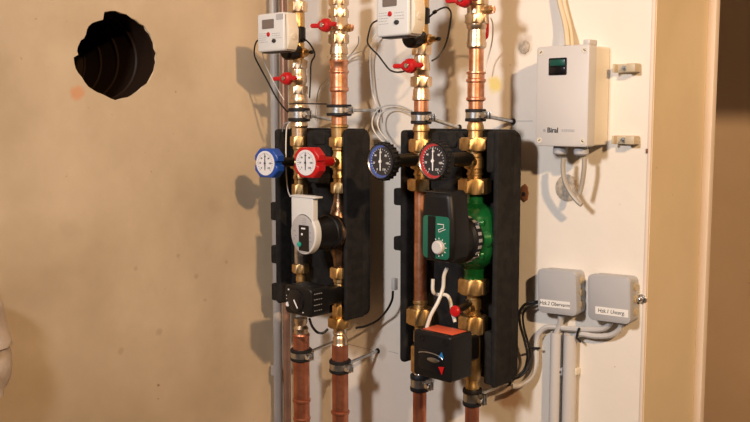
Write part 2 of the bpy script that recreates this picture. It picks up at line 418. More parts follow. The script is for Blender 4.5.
coupling(C_, [(87, 14), (90, 16.5), (95, 17), (97, 18), (100, 18), (101, 15)], nickel, 'brass press fitting above the clamp, under the right group valve handle', name='brass_fitting')
coupling(B_, [(124, 15), (125, 19), (127, 19), (128, 16), (137, 15.5)], brass, 'brass fitting entering the top of the left insulation shell, right side', name='brass_fitting')
coupling(C_, [(124, 14), (128, 17), (131, 17), (132, 14), (141, 15)], brass, 'brass fitting entering the right insulation shell above the blue gauge', name='brass_fitting')
coupling(D_, [(122, 14), (126, 17), (130, 17), (131, 14), (139, 15)], brass, 'brass fitting entering the right insulation shell, right side', name='brass_fitting')
coupling(A, [(318, 13), (322, 13), (325, 11), (328, 15), (331, 14), (334, 15)], nickel, 'shiny nipple between the small actuator and the left copper pipe', name='pipe_nipple')
coupling(B_, [(326, 14), (330, 13), (333, 15), (335, 12), (338, 15), (342, 14), (344, 16)], nickel, 'shiny brass nipple above the second copper pipe from the corner', name='pipe_nipple', nuts=[(317, 327, 23, .5)], nutm=brass)
coupling(C_, [(366, 9), (371, 9), (373, 12), (376, 13)], chrome, 'shiny nipple under the left edge of the large actuator', name='pipe_nipple')
coupling(D_, [(376, 14), (383, 13), (385, 15), (390, 14)], brass, 'brass nipple between the large actuator and the lowest clamp', name='pipe_nipple')

# ------------------------------------------------------------------ insulation shells
def finish_shell(t, xl, db, tabs):
    for (a, c) in tabs:
        tb = MB(); za, zc = zp(a, xl, db + .03), zp(c, xl, db + .03)
        tb.box((xl - .008, -(db + .032), (za + zc) / 2), (.026, .040, za - zc), bev=.004); tb.build('latch_tab', foam, t)
    return t
def shell(xl, xr, zt, zb, db, dr, label, pipes, tabs, lab):
    W = xr - xl; t = thing('insulation_shell', ((xl + xr) / 2, -db, zb), label, 'insulation shell')
    cx, cz, H = (xl + xr) / 2, (zt + zb) / 2, zt - zb
    mb = MB(); mb.prism(rrect(W, H, .022), (cx, -db, cz), X, Z, OUT, .022, bev=.004); mb.build('back_shell', foam, t)
    mb = MB()
    # right rim: thick wall with rounded ends
    rw = .011
    mb.prism([(x + 0, y) for x, y in rrect(rw, H - .004, .005)], (xr - rw / 2 - .001, -(db + .018), cz), X, Z, OUT, dr - db - .018, bev=.003, seg=3)
    mb.build('rim', foam, t)
    mb = MB(); lw = .018
    mb.prism(rrect(lw, H - .006, .008), (xl + lw / 2, -(db + .018), cz), X, Z, OUT, dr - db - .032, bev=.005, seg=3); mb.build('rim', foam, t)
    # moulded block between the two pipes, top
    p0, p1 = pipes
    mb = MB(); gw = (p1 - p0) - .05
    mb.prism(rrect(gw, .115, .010), ((p0 + p1) / 2, -(db + .018), zt - .062), X, Z, OUT, dr - db - .03, bev=.006, seg=3)
    mb.prism(rrect(gw * .5, .03, .006), ((p0 + p1) / 2 + .006, -(dr - .02), zt - .02), X, Z, OUT, .012, bev=.004)
    mb.build('moulded_block', foam, t)
    mb = MB()
    mb.prism(rrect(gw, .05, .012), ((p0 + p1) / 2, -(db + .018), zb + .03), X, Z, OUT, dr - db - .03, bev=.006, seg=3)
    mb.build('moulded_block', foam, t)
    mb = MB()
    if xr - p1 < .05: return finish_shell(t, xl, db, tabs)
    x2 = (p1 + xr) / 2 + .015; bw = xr - p1 - .038
    mb.prism(rrect(bw, .075, .005), (x2, -(db + .018), zt - .04), X, Z, OUT, dr - db - .02, bev=.004, seg=3)
    mb.build('corner_block', foam, t); mb = MB()
    mb.prism(rrect(bw, .10, .005), (x2, -(db + .018), zb + .055), X, Z, OUT, dr - db - .02, bev=.004, seg=3)
    mb.build('corner_block', foam, t)
    return finish_shell(t, xl, db, tabs)
ROFF = .016
s1r = at(347, 250, .135).x; s1l = at(282, 250, .10).x
shell(s1l, s1r, zp(129, s1r, .135), zp(322, s1r, .135), .065, .135, 'black foam insulation shell around the left pump group, nearer the corner', (XA, XB), [(150, 172), (202, 220), (245, 263), (283, 300)], 'l')
s2r = at(497.5, 250, .135).x; s2l = at(398, 250, .125).x
shell(s2l, s2r, zp(130, s2r, .135), zp(390, s2r, .135), .065, .135, 'larger black foam insulation shell around the green pump group', (XC, XD), [(188, 205), (236, 250)], 'r')

# ------------------------------------------------------------------ clamps with rods to the wall
def clamp(ax, py0, py1, wpx, label, m=steel, lean=0.0):
    t = thing('pipe_clamp', ax.p(py1), label, 'pipe clamp', None)
    z0, z1 = ax.z(py1), ax.z(py0); h = z1 - z0; r = ax.r(wpx, (py0 + py1) / 2)
    mb = MB(); mb.lathe((ax.x, -ax.d, z0), Z, [(0, r * .86), (0, r * .99), (h * .06, r * 1.05), (h * .24, r * 1.05), (h * .28, r * .99), (h * .28, r * .86)], n=32)
    mb.lathe((ax.x, -ax.d, z0 + h * .72), Z, [(0, r * .86), (0, r * .99), (h * .04, r * 1.05), (h * .22, r * 1.05), (h * .28, r * .98), (h * .28, r * .86)], n=32); mb.build('rubber_lining', rubber, t)
    mb = MB(); mb.lathe((ax.x, -ax.d, z0 + h * .2), Z, [(0, r * .9), (0, r), (h * .6, r), (h * .6, r * .9)], n=36)
    for sx in (1,):
        for dy in (-.0035, .0035):
            mb.box((ax.x + sx * (r + .006), -ax.d + dy, z0 + h * .5), (.016, .002, h * .62), bev=.0007)
    mb.build('band', m, t)
    for sx in (1,):
        sb = MB(); sb.lathe((ax.x + sx * (r + .0075), -ax.d - .013, z0 + h * .5), Y, [(0, .0028), (0, .0048), (.004, .0052), (.004, .002), (.022, .002)], n=12)
        sb.box((ax.x + sx * (r + .0075), -ax.d - .0133, z0 + h * .5), (.0075, .0012, .0014), bev=0); sb.build('screw', chrome, t)
    mb = MB(); zc = z0 + h * .5
    mb.tube([(ax.x, -ax.d + r * .9, zc), (ax.x, -.001, zc + lean)], .0036, n=10, smooth=False)
    mb.lathe((ax.x, -ax.d + r * .95, zc), Y, [(0, .008), (.010, .008), (.012, .006)], n=6)
    mb.build('rod', m, t)
    mb = MB(); mb.lathe((ax.x, -.004, zc + lean), Y, [(0, .004), (0, .0055), (.0035, .0065)], n=16); mb.build('wall_plug', rubber, t)
    return t
clamp(A, 108, 121.5, 21, 'steel pipe clamp with black rubber above the blue thermometer handle', lean=-.015)
clamp(B_, 104.5, 116, 24, 'steel pipe clamp on the copper pipe above the red thermometer handle')
clamp(C_, 111.5, 124, 20, 'steel pipe clamp beside the coil of pale cable, above the gauges', lean=-.02)
clamp(D_, 109, 121.5, 20, 'steel pipe clamp on the right pipe with the rod near the yellow wall spot', lean=-.012)
clamp(A, 348.5, 360, 21, 'steel pipe clamp below the small black actuator, nearest the corner', lean=.012)
clamp(B_, 359.5, 372, 21, 'steel pipe clamp with a long rod on the second copper pipe from the corner', lean=.010)
clamp(C_, 374, 390.5, 18.5, 'steel pipe clamp under the left edge of the large black actuator')
clamp(D_, 388, 405, 18.5, 'lowest steel pipe clamp, nearest the grey conduits')

# ------------------------------------------------------------------ ball valves with red butterfly handles
def ball_valve(ax, y0, y1, wpx, hy, label, nuts, side=-1, flat=None):
    t = thing('ball_valve', ax.p(y1), label, 'valve', 'ball valves with red butterfly handles')
    mb = MB(); m_ = (y0 + y1) / 2
    ax.lathe(mb, [(y0, wpx * .8), (y0 + 2, wpx * .85), (hy - 4, wpx * .9), (hy - 2.5, wpx), (hy + 3.5, wpx), (hy + 5, wpx * .88), (y1, wpx * .8)], n=32); mb.build('body', nickel, t)
    for (a, c, wp, ph) in nuts:
        nb = MB(); ax.hexn(nb, a, c, wp, ph); nb.build('nut', nickel, t)
    r = ax.r(wpx, hy); pz = ax.z(hy)
    st = MB(); st.lathe((ax.x, -ax.d - r * .8, pz), OUT, [(0, .008), (.010, .008), (.012, .006), (.024, .005)], n=16); st.build('spindle', nickel, t)
    o = Vector((ax.x, -ax.d - r - .010, pz))
    hb = MB()
    # butterfly: hub with two waisted wings along x, tips bent outward
    hb.lathe(o, OUT, [(0, .012), (.003, .0145), (.012, .0135), (.016, .009)], n=18)
    for sx in (-1, 1):
        poly = [(0, .0085), (sx * .012, .0095), (sx * .018, .0040), (sx * .026, .0048), (sx * .033, .0045), (sx * .036, 0), (sx * .033, -.0045), (sx * .026, -.0048), (sx * .018, -.0040), (sx * .012, -.0095), (0, -.0085)]
        hb.prism(poly, o + OUT * .003, (X + OUT * .25 * sx * sx * (1 if sx < 0 else .6) * (sx)).normalized() if sx > 0 else (X - OUT * .25).normalized(), Z, OUT, .008, bev=.0025)
    hd = hb.build('handle', redp, t)
    sb = MB(); sb.hexn(o + OUT * .015, OUT, .004, .009); sb.build('handle_nut', steel, hd)
    return t
ball_valve(A, 68, 96, 16, 79, 'ball valve with red butterfly handle below the left heat meter', [(86, 94.5, 17, .2), (68.5, 72, 13, .2)])
ball_valve(B_, -8, 47, 20, 26.5, 'tall brass ball valve with red handle between the two heat meters', [(9, 18, 19.5, .4), (34, 44, 19.5, .35), (-6, 6, 19, .3)])
ball_valve(C_, 55, 89, 17.5, 66.5, 'ball valve with red butterfly handle under the right heat meter', [(76.5, 87, 20.5, .3)])
ball_valve(D_, -26, 26, 23, 1.5, 'large ball valve with red handle cut by the top edge of the photo', [(14, 24, 23, .4), (-24, -12, 23, .4)])

# drain/bleed ports
def port(ax, py, label, wire):
    p = ax.p(py); t = thing('bleed_valve', p, label, 'valve')
    r = ax.r(17, py)
    mb = MB(); mb.lathe(p + X * r * .8, X, [(0, .006), (.010, .006), (.012, .008), (.020, .008), (.021, .005), (.026, .005)], n=12); mb.build('body', brass, t)
    mb = MB(); mb.lathe(p + X * (r * .8 + .024) + Z * -.006, Z, [(0, .0035), (.012, .0035)], n=10); mb.build('cap', copper_dull, t)
port(B_, 29, 'small brass bleed port on the right side of the tall left valve', None)
port(D_, 11, 'small brass bleed port on the right side of the top right valve', None)
t = thing('red_lever', D_.p(25), 'thin red lever hanging behind the top right ball valve', 'lever')
mb = MB(); q = [at(487, 12, .10), at(487.5, 24, .10), at(487, 36, .10), at(484, 39, .10)]; mb.tube(q, .0028, n=8); mb.build('lever', redp, t)

# ------------------------------------------------------------------ flow sensors and heat meters
def flow_sensor(ax, ya, label, k=1.0):
    """brass body of the heat meter: nut, black band, side port, nut; ya = list of pixel rows"""
    n0, n1, b0, b1, e, m0, m1 = ya
    t = thing('flow_sensor', ax.p(m1), label, 'flow sensor')
    mb = MB(); ax.lathe(mb, [(n1 - 1, 10 * k), (n1 + 2, 13 * k), (b0, 13 * k), (b0 + 1, 10 * k), (b1, 10 * k), (b1 + 1, 12 * k), (e, 13 * k), (e + 3, 11 * k), (m0 + 1, 10 * k), (m1 + 3, 10 * k)], n=28)
    p = ax.p(e - 2); mb.lathe(p, X, [(0, .012), (.022, .010), (.023, .006), (.036, .0055)], n=20)
    mb.build('body', brass, t)
    nb = MB(); ax.hexn(nb, n0, n1, 17.5 * k, .3); nb.build('nut', nickel, t)
    nb = MB(); ax.hexn(nb, m0, m1, 16.5 * k, .15); nb.build('nut', nickel, t)
    sb = MB(); ax.lathe(sb, [(b0, 11 * k), (b0 + 1, 14.5 * k), (b1 - 1, 14.5 * k), (b1, 11 * k)]); sb.build('sensor_ring', blackp, t)
    # carrier bracket holding the meter head
    q = ax.p((b0 + b1) / 2); cb = MB(); cb.box(q + OUT * .03 - Z * .004, (.034, .045, .035), bev=.005)
    qe = ax.p(e - 3); cb.lathe(qe + OUT * .004, OUT, [(0, .017), (.030, .019), (.036, .015)], n=20); cb.build('carrier', blackp, t)
    sb = MB(); sb.lathe(p + X * .036, X, [(0, .003), (.004, .003), (.004, .0042), (.009, .004), (.010, .002)], n=10); sb.build('plug', blackp, t)
flow_sensor(A, [1.5, 12, 27, 42, 55, 59.5, 69], 'brass flow sensor with black ring behind the left heat meter')
flow_sensor(C_, [-22, -12, 8, 24, 42, 44, 55.5], 'brass flow sensor with black ring behind the right heat meter', 1.12)

def heat_meter(pl, pr, yt, yb, d0, thick, label, rotz, hh=None):
    """pl/pr: left and right pixel column of the front, yt/yb rows at its left edge"""
    a = at(pl, yb, d0 + thick); c = at(pr, yb, d0 + thick); Wd = c.x - a.x; Ht = at(pl, yt, d0 + thick).z - a.z
    cx = (a.x + c.x) / 2; zb = a.z; t = thing('heat_meter', (cx, -d0, zb), label, 'heat meter')
    R = Matrix.Rotation(rotz, 3, 'Z'); u = R @ X; o = R @ OUT
    O = Vector((cx, -d0, zb + Ht / 2))
    mb = MB(); mb.prism(rrect(Wd, Ht, .006), O, u, Z, o, thick, bev=.004, seg=3); mb.build('case', whitep, t)
    # bulging side cover on the right
    mb = MB(); 
    prof = [(-Ht * .46, 0), (-Ht * .46, .004), (-Ht * .30, .011), (Ht * .05, .012), (Ht * .30, .006), (Ht * .46, .004), (Ht * .46, 0)]
    mb.prism([(y, x) for y, x in prof], O + u * (Wd / 2 - .001) + o * .003, Z, u, o, thick - .008, bev=.003); mb.build('side_cover', creamp, t)
    f = O + o * (thick + .0002)
    mb = MB(); mb.prism(rrect(Wd * .44, Ht * .24, .002), f + u * (-Wd * .08) + Z * Ht * .22, u, Z, o, .0008); mb.build('screen', lcd, t)
    mb = MB(); mb.lathe(f + u * (-Wd * .07) - Z * Ht * .05, o, [(0, .0048), (.001, .0048), (.0018, .003)], n=20); mb.build('red_button', redp, t)['label'] = 'red round mark'
    mb = MB(); mb.prism(oval(.0058, .0042, 20), f + u * (Wd * .14) - Z * Ht * .23, u, Z, o, .002, bev=.0006); mb.build('button', inkk, t)
    mb = MB(); mb.prism(rrect(Wd * .24, Ht * .14, .001), f + u * (Wd * .36) + Z * Ht * .38, u, Z, o, .001); mb.build('seal', silver, t)
    # printed rows of small type: too small to read, kept as fine rules
    mb = MB()
    random.seed(3)
    for i in range(5):
        x = -Wd * .42; zz = -Ht * (.02 + .055 * i)
        while x < -Wd * .16:
            l = random.uniform(.002, .006); mb.box(f + u * (x + l / 2) + Z * zz, (l, .0004, .0009), bev=0, rot=R); x += l + .0015
    for i in range(3):
        x = Wd * .06; zz = Ht * (-.04 - .06 * i)
        while x < Wd * .36:
            l = random.uniform(.002, .006); mb.box(f + u * (x + l / 2) + Z * zz, (l, .0004, .0009), bev=0, rot=R); x += l + .0015
    mb.build('print', inkg, t)
    mb = MB(); mb.box(O + o * thick * .5 - Z * (Ht / 2 + .0008), (Wd * .8, thick * .7, .003), bev=.001, rot=R); mb.build('cable_slot', inkk, t)
    mb = MB(); mb.lathe(O + u * (Wd / 2 + .0105) + o * thick * .5 - Z * Ht * .12, u, [(0, .007), (.0015, .007), (.002, .005)], n=18); mb.build('screw_cover', creamp, t)
heat_meter(257.5, 284, 14.5, 52.5, .185, .034, 'white heat meter with small screen hanging highest near the corner', 0)
heat_meter(376.5, 408.5, -12, 37.5, .185, .036, 'white heat meter with screen cut by the top edge, between the pipes', 0)

# ------------------------------------------------------------------ group valves (brass, with union nuts)
def group_valve(ax, n0, b0, b1, n1, wn, wb, hole_y, label, nm=brass):
    t = thing('shut_off_valve', ax.p(n1[1]), label, 'valve')
    mb = MB(); h = (b1 - b0)
    ax.lathe(mb, [(b0, wb * 1.0), (b0 + h * .10, wb * 1.0), (b0 + h * .13, wb * .86), (b0 + h * .22, wb * .86), (b0 + h * .27, wb * 1.02), (b0 + h * .62, wb * 1.05), (b0 + h * .66, wb * .9), (b0 + h * .76, wb * .9), (b0 + h * .79, wb * 1.0), (b0 + h * .86, wb * 1.0), (b0 + h * .88, wb * .85), (b1, wb * .85)], n=28)
    p = ax.p(hole_y)
    if hole_y < 200 or ax is D_: mb.lathe(p + OUT * .004, OUT, [(0, ax.r(wb * .8, hole_y)), (.018, ax.r(wb * .8, hole_y)), (.020, ax.r(wb * .6, hole_y))], n=22)
    mb.build('body', nm, t)
    for (a, c, ww, ph) in (n0, n1):
        nb = MB(); ax.hexn(nb, a, c, ww, ph); nb.build('union_nut', nm, t)
    return t
group_valve(A, (136, 146, 17.5, .2), 145, 184, (184, 195, 15, .2), 17, 13, 163, 'brass valve behind the blue thermometer handle')
group_valve(B_, (137, 147, 19, .35), 146, 183, (182, 193, 16.5, .1), 17, 14, 162, 'brass valve behind the red thermometer handle')
group_valve(C_, (139, 152, 23, .25), 151, 179, (178.5, 190.5, 25, .3), 17, 15, 163, 'brass valve behind the blue-rimmed gauge')
group_valve(D_, (137.5, 150.5, 30, .3), 150, 179, (178.5, 193.5, 31, .15), 17, 17, 162, 'brass valve with big union nuts behind the red-rimmed gauge')
group_valve(A, (264, 272.5, 16, .2), 272, 286, (284, 290, 13, .2), 17, 9, 278, 'small brass union under the steel spacer tube of the left group')
group_valve(B_, (267, 278, 18.5, .4), 278, 314, (305, 318, 14, .3), 17, 13, 292, 'brass mixing valve between the white-faced pump and the lower nut')
group_valve(C_, (307.5, 323.5, 26, .35), 323, 352, (345, 372, 17, .3), 17, 13, 336, 'brass union below the long bright copper pipe')
group_valve(D_, (278, 293.5, 29, .25), 293, 318, (315, 333, 28, .3), 17, 15, 307, 'brass valve with the small red cap below the green pump')
coupling(C_, [(300, 13.5), (301, 15), (303, 15), (304, 13), (308, 14)], brass, 'brass collar at the lower end of the long copper pipe', name='pipe_collar')
coupling(D_, [(332, 17), (340, 20), (366, 20), (370, 18), (378, 17)], brass, 'brass mixing valve body behind the large black actuator', name='mixing_valve')
coupling(A, [(194, 10), (197, 12), (262, 12), (265, 10)], steel, 'silvery steel spacer tube behind the white-faced pump', name='spacer_tube')

# red cap with stub on the lower right valve
p = at(456, 311, .20); t = thing('drain_valve', p, 'small round red cap on a black stub below the green pump', 'valve cap')
mb = MB(); mb.lathe(p, OUT, [(0, .010), (.004, .0105), (.007, .0085), (.008, .004)], n=22); mb.build('cap', redp, t)
mb = MB(); q = Vector((XD, -DP - .014, p.z)); mb.tube([q, Vector((p.x, p.y, p.z))], .0075, n=14, smooth=False); mb.build('stub', blackp, t)

# ------------------------------------------------------------------ thermometer handles (left group)
def oct_poly(w, h, c): return [(w / 2, h / 2 - c), (w / 2 - c, h / 2), (-w / 2 + c, h / 2), (-w / 2, h / 2 - c), (-w / 2, .005), (-w / 2 + .006, .003), (-w / 2 + .006, -.003), (-w / 2, -.005), (-w / 2, -h / 2 + c), (-w / 2 + c, -h / 2), (w / 2 - c, -h / 2), (w / 2, -h / 2 + c), (w / 2, -.005), (w / 2 - .006, -.003), (w / 2 - .006, .003), (w / 2, .005)]
def handle_thermo(ax, cpx, cpy, m, label, yaw):
    zc = ax.z(cpy - 0); # find stand-off where the axis projects onto the wanted column
    best = min((abs((375 + 900 * (Vector((ax.x, -d, 1.45)) - CAM).dot(RT) / depth(Vector((ax.x, -d, 1.45)))) - cpx), d) for d in [i * .001 for i in range(130, 280)])[1]
    p = Vector((ax.x, -best, zp(cpy, ax.x, best)))
    t = thing('dial_thermometer', p, label, 'thermometer', 'thermometer handles of the left pump group')
    R = Matrix.Rotation(yaw, 3, 'Z'); u = R @ X; o = R @ OUT
    mb = MB(); mb.prism(oct_poly(.066, .062, .015), p - o * .014, u, Z, o, .022, bev=.0035, seg=3)
    mb.lathe(p - o * .014, -o, [(0, .020), (.012, .015), (.014, .012)], n=24); mb.build('handle', m, t)
    q = Vector((ax.x, -ax.d - .016, p.z)); mb = MB(); sv = (q - (p - o * .020)); mb.lathe(p - o * .020, sv, [(0, .0165), (sv.length * .25, .0155), (sv.length * .45, .0115), (sv.length, .0095)], n=20); mb.build('stem', blackp if m is bluep else redp, t)
    f = p + o * .0082
    mb = MB(); mb.prism(oval(.0262, .0262, 36), f, u, Z, o, .0012); fc = mb.build('dial', dial_w, t)
    mb = MB()
    for k in range(25):
        a = math.radians(225 - 270 * k / 24); l = .005 if k % 4 == 0 else .0028; r = .0205
        c = f + o * .0014 + u * math.cos(a) * r + Z * math.sin(a) * r
        w2 = (u * math.cos(a) + Z * math.sin(a)); s2 = o.cross(w2); hw = .00035
        mb.add([c - w2 * l / 2 - s2 * hw, c + w2 * l / 2 - s2 * hw, c + w2 * l / 2 + s2 * hw, c - w2 * l / 2 + s2 * hw], [(0, 1, 2, 3)])
    mb.build('scale', inkk, fc)
    n_ = 0
    for k, s in enumerate(('0', '20', '40', '60', '80', '100', '120')):
        a = math.radians(225 - 270 * k / 6); c = f + o * .0016 + u * math.cos(a) * .0145 + Z * math.sin(a) * .0145
        put_text('numeral', s, c, .0052, inkk, fc, u=u, v=Z, w=o)
    mb = MB(); mb.prism([(-.0006, -.015), (.0006, -.015), (.0011, 0), (.0003, .021), (-.0003, .021), (-.0011, 0)], f + o * .002, u, Z, o, .0006); mb.lathe(f + o * .0018, o, [(0, .0022), (.0016, .0022)], n=12); mb.build('needle', inkk, fc)
handle_thermo(A, 268, 163, bluep, 'blue octagonal thermometer handle with white dial', .12)
handle_thermo(B_, 308.5, 162.5, redp, 'red octagonal thermometer handle with white dial', .12)

def gauge(ax, cpx, cpy, ring, label, rr=.034):
    best = min((abs((375 + 900 * (Vector((ax.x, -d, 1.45)) - CAM).dot(RT) / depth(Vector((ax.x, -d, 1.45)))) - cpx), d) for d in [i * .001 for i in range(130, 280)])[1]
    p = Vector((ax.x, -best, zp(cpy, ax.x, best))); t = thing('thermometer_gauge', p, label, 'thermometer', 'round black gauges of the right pump group')
    mb = MB(); u_, v_, w_ = basis(OUT)
    mb.lathe(p - OUT * .022, OUT, [(0, rr * .55), (.003, rr * .9), (.008, rr), (.020, rr * 1.0), (.024, rr * .97), (.024, rr * .90), (.0215, rr * .88)], n=48)
    for k in range(24):
        a = 2 * PI * k / 24; mb.box(p - OUT * .008 + X * math.cos(a) * rr + Z * math.sin(a) * rr, (.0026, .014, .005), bev=.0009)
    mb.build('bezel', blackp, t)
    q = Vector((ax.x, -ax.d - .016, p.z)); mb = MB(); mb.lathe(q, OUT, [(0, .011), (.01, .013), ((p - q).length * .55, .013), ((p - q).length - .02, .019)], n=24); mb.build('stem', blackp, t)
    f = p + OUT * .0005
    mb = MB(); mb.prism(oval(rr * .885, rr * .885, 44), f - OUT * .001, X, Z, OUT, .001); fc = mb.build('dial', dial_k, t)
    # coloured crescent ring
    mb = MB(); n = 40; vs = []; fs = []
    for k in range(n + 1):
        a = math.radians(70 + 230 * k / n); wi = .0022 + .0062 * math.sin(PI * k / n)
        for r in (rr * .885 - wi, rr * .885): vs.append(f + OUT * .0004 + X * math.cos(a) * r + Z * math.sin(a) * r)
    for k in range(n): fs.append((2 * k, 2 * k + 1, 2 * k + 3, 2 * k + 2))
    mb.add(vs, fs); mb.build('colour_band', ring, fc)
    mb = MB()
    for k in range(25):
        a = math.radians(240 - 300 * k / 24); l = .0045 if k % 4 == 0 else .0022; r = rr * .68; c = f + OUT * .0008 + X * math.cos(a) * r + Z * math.sin(a) * r
        w2 = X * math.cos(a) + Z * math.sin(a); s2 = OUT.cross(w2); hw = .0004
        mb.add([c - w2 * l / 2 - s2 * hw, c + w2 * l / 2 - s2 * hw, c + w2 * l / 2 + s2 * hw, c - w2 * l / 2 + s2 * hw], [(0, 1, 2, 3)])
    mb.build('scale', inkw, fc)
    for k, s in enumerate(('0', '20', '40', '60', '80', '100', '120')):
        a = math.radians(240 - 300 * k / 6); c = f + OUT * .0009 + X * math.cos(a) * rr * .5 + Z * math.sin(a) * rr * .5
        put_text('numeral', s, c, .0055, inkw, fc)
    mb = MB(); mb.prism([(-.0009, -.017), (.0009, -.017), (.0014, 0), (.0005, .023), (-.0005, .023), (-.0014, 0)], f + OUT * .0016, X, Z, OUT, .0007); mb.lathe(f + OUT * .0014, OUT, [(0, .003), (.002, .003)], n=12); mb.build('needle', inkw, fc)
    mb = MB(); n = 48; vs = []; 
    mb.lathe(p + OUT * .0015, OUT, [(0, rr * .885), (.0006, rr * .90), (.0008, rr * .90), (.0002, rr * .91)], n=44)
    v2 = []; f2 = []
    for k in range(48):
        a = 2 * PI * k / 48
        for r, o in ((rr * .875, .0015), (rr * .91, .0032)): v2.append(p + OUT * o + X * math.cos(a) * r + Z * math.sin(a) * r)
    for k in range(48): k2 = (k + 1) % 48; f2.append((2 * k, 2 * k + 1, 2 * k2 + 1, 2 * k2))
    mb = MB(); mb.add(v2, f2); mb.build('rim', steel, t)
mat('band_blue', (.06, .10, .32), 0, .3); mat('band_red', (.42, .04, .04), 0, .3)
gauge(C_, 381, 161.5, MATS['band_blue'], 'round black thermometer gauge with a blue rim, on the right group')
gauge(D_, 433.5, 161, MATS['band_red'], 'round black thermometer gauge with a red rim')

# ------------------------------------------------------------------ pumps
def pix_d(ax, px, z=1.3):
    return min((abs((375 + 900 * (Vector((ax.x, -d, z)) - CAM).dot(RT) / depth(Vector((ax.x, -d, z)))) - px), d) for d in [i * .001 for i in range(125, 330)])[1]
# white-faced pump on the right pipe of the left group
dF = pix_d(B_, 305, 1.28)
zc = zp(231, XB, DP)
t = thing('circulation_pump', (XB, -DP, zp(260, XB, DP)), 'heating pump with white control head and oval silver face, left group', 'pump')
mb = MB(); B_.lathe(mb, [(193, 11), (199, 12), (204, 14), (210, 17), (220, 22), (232, 25), (243, 22), (252, 18), (258, 14), (268, 12)], n=32)
mb.lathe((XB, -DP, zc), OUT, [(-.03, .016), (-.02, .026), (.0, .033), (.022, .038), (.026, .036)], n=36)
mb.build('pump_body', bronze, t)
mb = MB(); L0 = dF - DP
mb.lathe((XB, -DP - .026, zc), OUT, [(0, .037), (.006, .039), (.012, .038), (.014, .036), (L0 - .060, .033), (L0 - .044, .031)], n=40); mb.build('motor', blackp, t)
mb = MB()
zt = zp(196.5, XB, dF); zb2 = zp(255, XB, dF); zo = zp(234, XB, dF)
Wp = .066
mb.prism(rrect(Wp, zt - zo + .004, .006), (XB - .010, -(dF - .014), (zt + zo) / 2), X, Z, OUT, .014, bev=.003, seg=3)
mb.box((XB - .005, -(dF - .009), zt - .001), (Wp + .010, .022, .004), bev=.0015)
mb.prism(oval(.038, zo - zb2, 44), (XB - .006, -(dF - .016), zo), X, Z, OUT, .016, bev=.003, seg=3)
mb.build('control_head', whitep, t)
f = Vector((XB - .007, -dF - .0002, zo))
mb = MB(); mb.prism(oval(.035, (zo - zb2) * .90, 44), f, X, Z, OUT, .0012, bev=.0005); face = mb.build('face_plate', silver, t)
hz = zo - zb2
mb = MB(); mb.prism(rrect(.030, hz * 1.22, .002), f + X * .005 + OUT * .0012 - Z * hz * .20, X, Z, OUT, .001); mb.build('display', blackg, face)
mb = MB(); mb.lathe(f + OUT * .002 - Z * hz * .52 - X * .008, OUT, [(0, .0055), (.003, .0052), (.0036, .004)], n=20); mb.build('dial_knob', teal, face)
mb = MB(); mb.lathe(f + OUT * .002 - Z * hz * .02, OUT, [(0, .0026), (.001, .0024)], n=14); mb.box(f + OUT * .0024 + Z * hz * .26 + X * .004, (.012, .0006, .003), bev=0); mb.build('indicator', inkw, face)
mb = MB()
for (x, z) in ((-.024, .1), (.023, .1), (-.026, -.28), (.024, -.32), (-.02, -.12), (.022, -.14)):
    mb.box(f + OUT * .0014 + X * x + Z * hz * z, (.006, .0004, .0035), bev=0)
mb.build('print', inkg, face); mb = MB()
for i in range(4): mb.box(f + OUT * .0014 + X * .006 + Z * hz * (.72 - i * .09), (.012, .0004, .0012), bev=0)
mb.build('print', inkg, face)

# green pump on the right pipe of the right group
dG = pix_d(D_, 436, 1.28); zc = zp(236, XD, DP)
t = thing('circulation_pump', (XD, -DP, zp(280, XD, DP)), 'heating pump with bright green cast body and black head, right group', 'pump')
mb = MB(); D_.lathe(mb, [(192, 17), (196, 16), (203, 18), (205, 26), (209, 40), (214, 50), (226, 54), (238, 56), (250, 54), (258, 47), (264, 32), (268, 22), (272, 20), (280, 21)], n=40)
def lump(a, t_, r): return r * (1 + .07 * math.cos(6 * a))
mb.lathe((XD, -DP, zc), OUT, [(-.03, .02), (-.022, .036), (-.004, .050), (.020, .051), (.030, .044)], n=48, fn=lump)
for a in (.7, -.7, 2.4, -2.4):
    mb.lathe((XD + .043 * math.cos(a), -DP - .010, zc + .045 * math.sin(a)), OUT, [(0, .010), (.018, .010), (.022, .007)], n=16)
mb.build('pump_body', greenc, t)
mb = MB()
for a in (.7, -.7, 2.4, -2.4):
    mb.hexn((XD + .043 * math.cos(a), -DP - .031, zc + .045 * math.sin(a)), OUT, .006, .009)
mb.build('bolt', steel, t)
L0 = dG - DP
mb = MB(); mb.lathe((XD, -DP - .030, zc), OUT, [(0, .042), (.004, .046), (.020, .045), (.024, .040), (L0 - .07, .038)], n=44); mb.build('motor', blackp, t)
ringt = MB()
for i in range(9):
    a = math.radians(62 - i * 15.5); c = Vector((XD + .0462 * math.cos(a), -DP - .042, zc + .0462 * math.sin(a)))
    ringt.box(c, (.0008, .009, .006), bev=0, rot=Matrix.Rotation(-a, 3, 'Y'))
ringt.build('print', inkg, t)
zt, zb2 = zp(191, XD, dG), zp(263, XD, dG); H = zt - zb2; zm = (zt + zb2) / 2
poly = [(-.026, .5 * H), (.026, .5 * H), (.033, .44 * H), (.038, .1 * H), (.040, -.2 * H), (.037, -.42 * H), (.028, -.5 * H), (-.028, -.5 * H), (-.037, -.42 * H), (-.040, -.2 * H), (-.038, .1 * H), (-.033, .44 * H)]
mb = MB(); mb.prism(poly, (XD, -(dG - .045), zm), X, Z, OUT, .045, bev=.010, seg=4, taper=.97); mb.build('control_head', blackp, t)
f = Vector((XD, -dG - .0002, zm))
pz0, pz1 = zp(216, XD, dG), zp(258.5, XD, dG); ph_ = pz0 - pz1; pm = Vector((XD + .001, -dG - .0001, (pz0 + pz1) / 2))
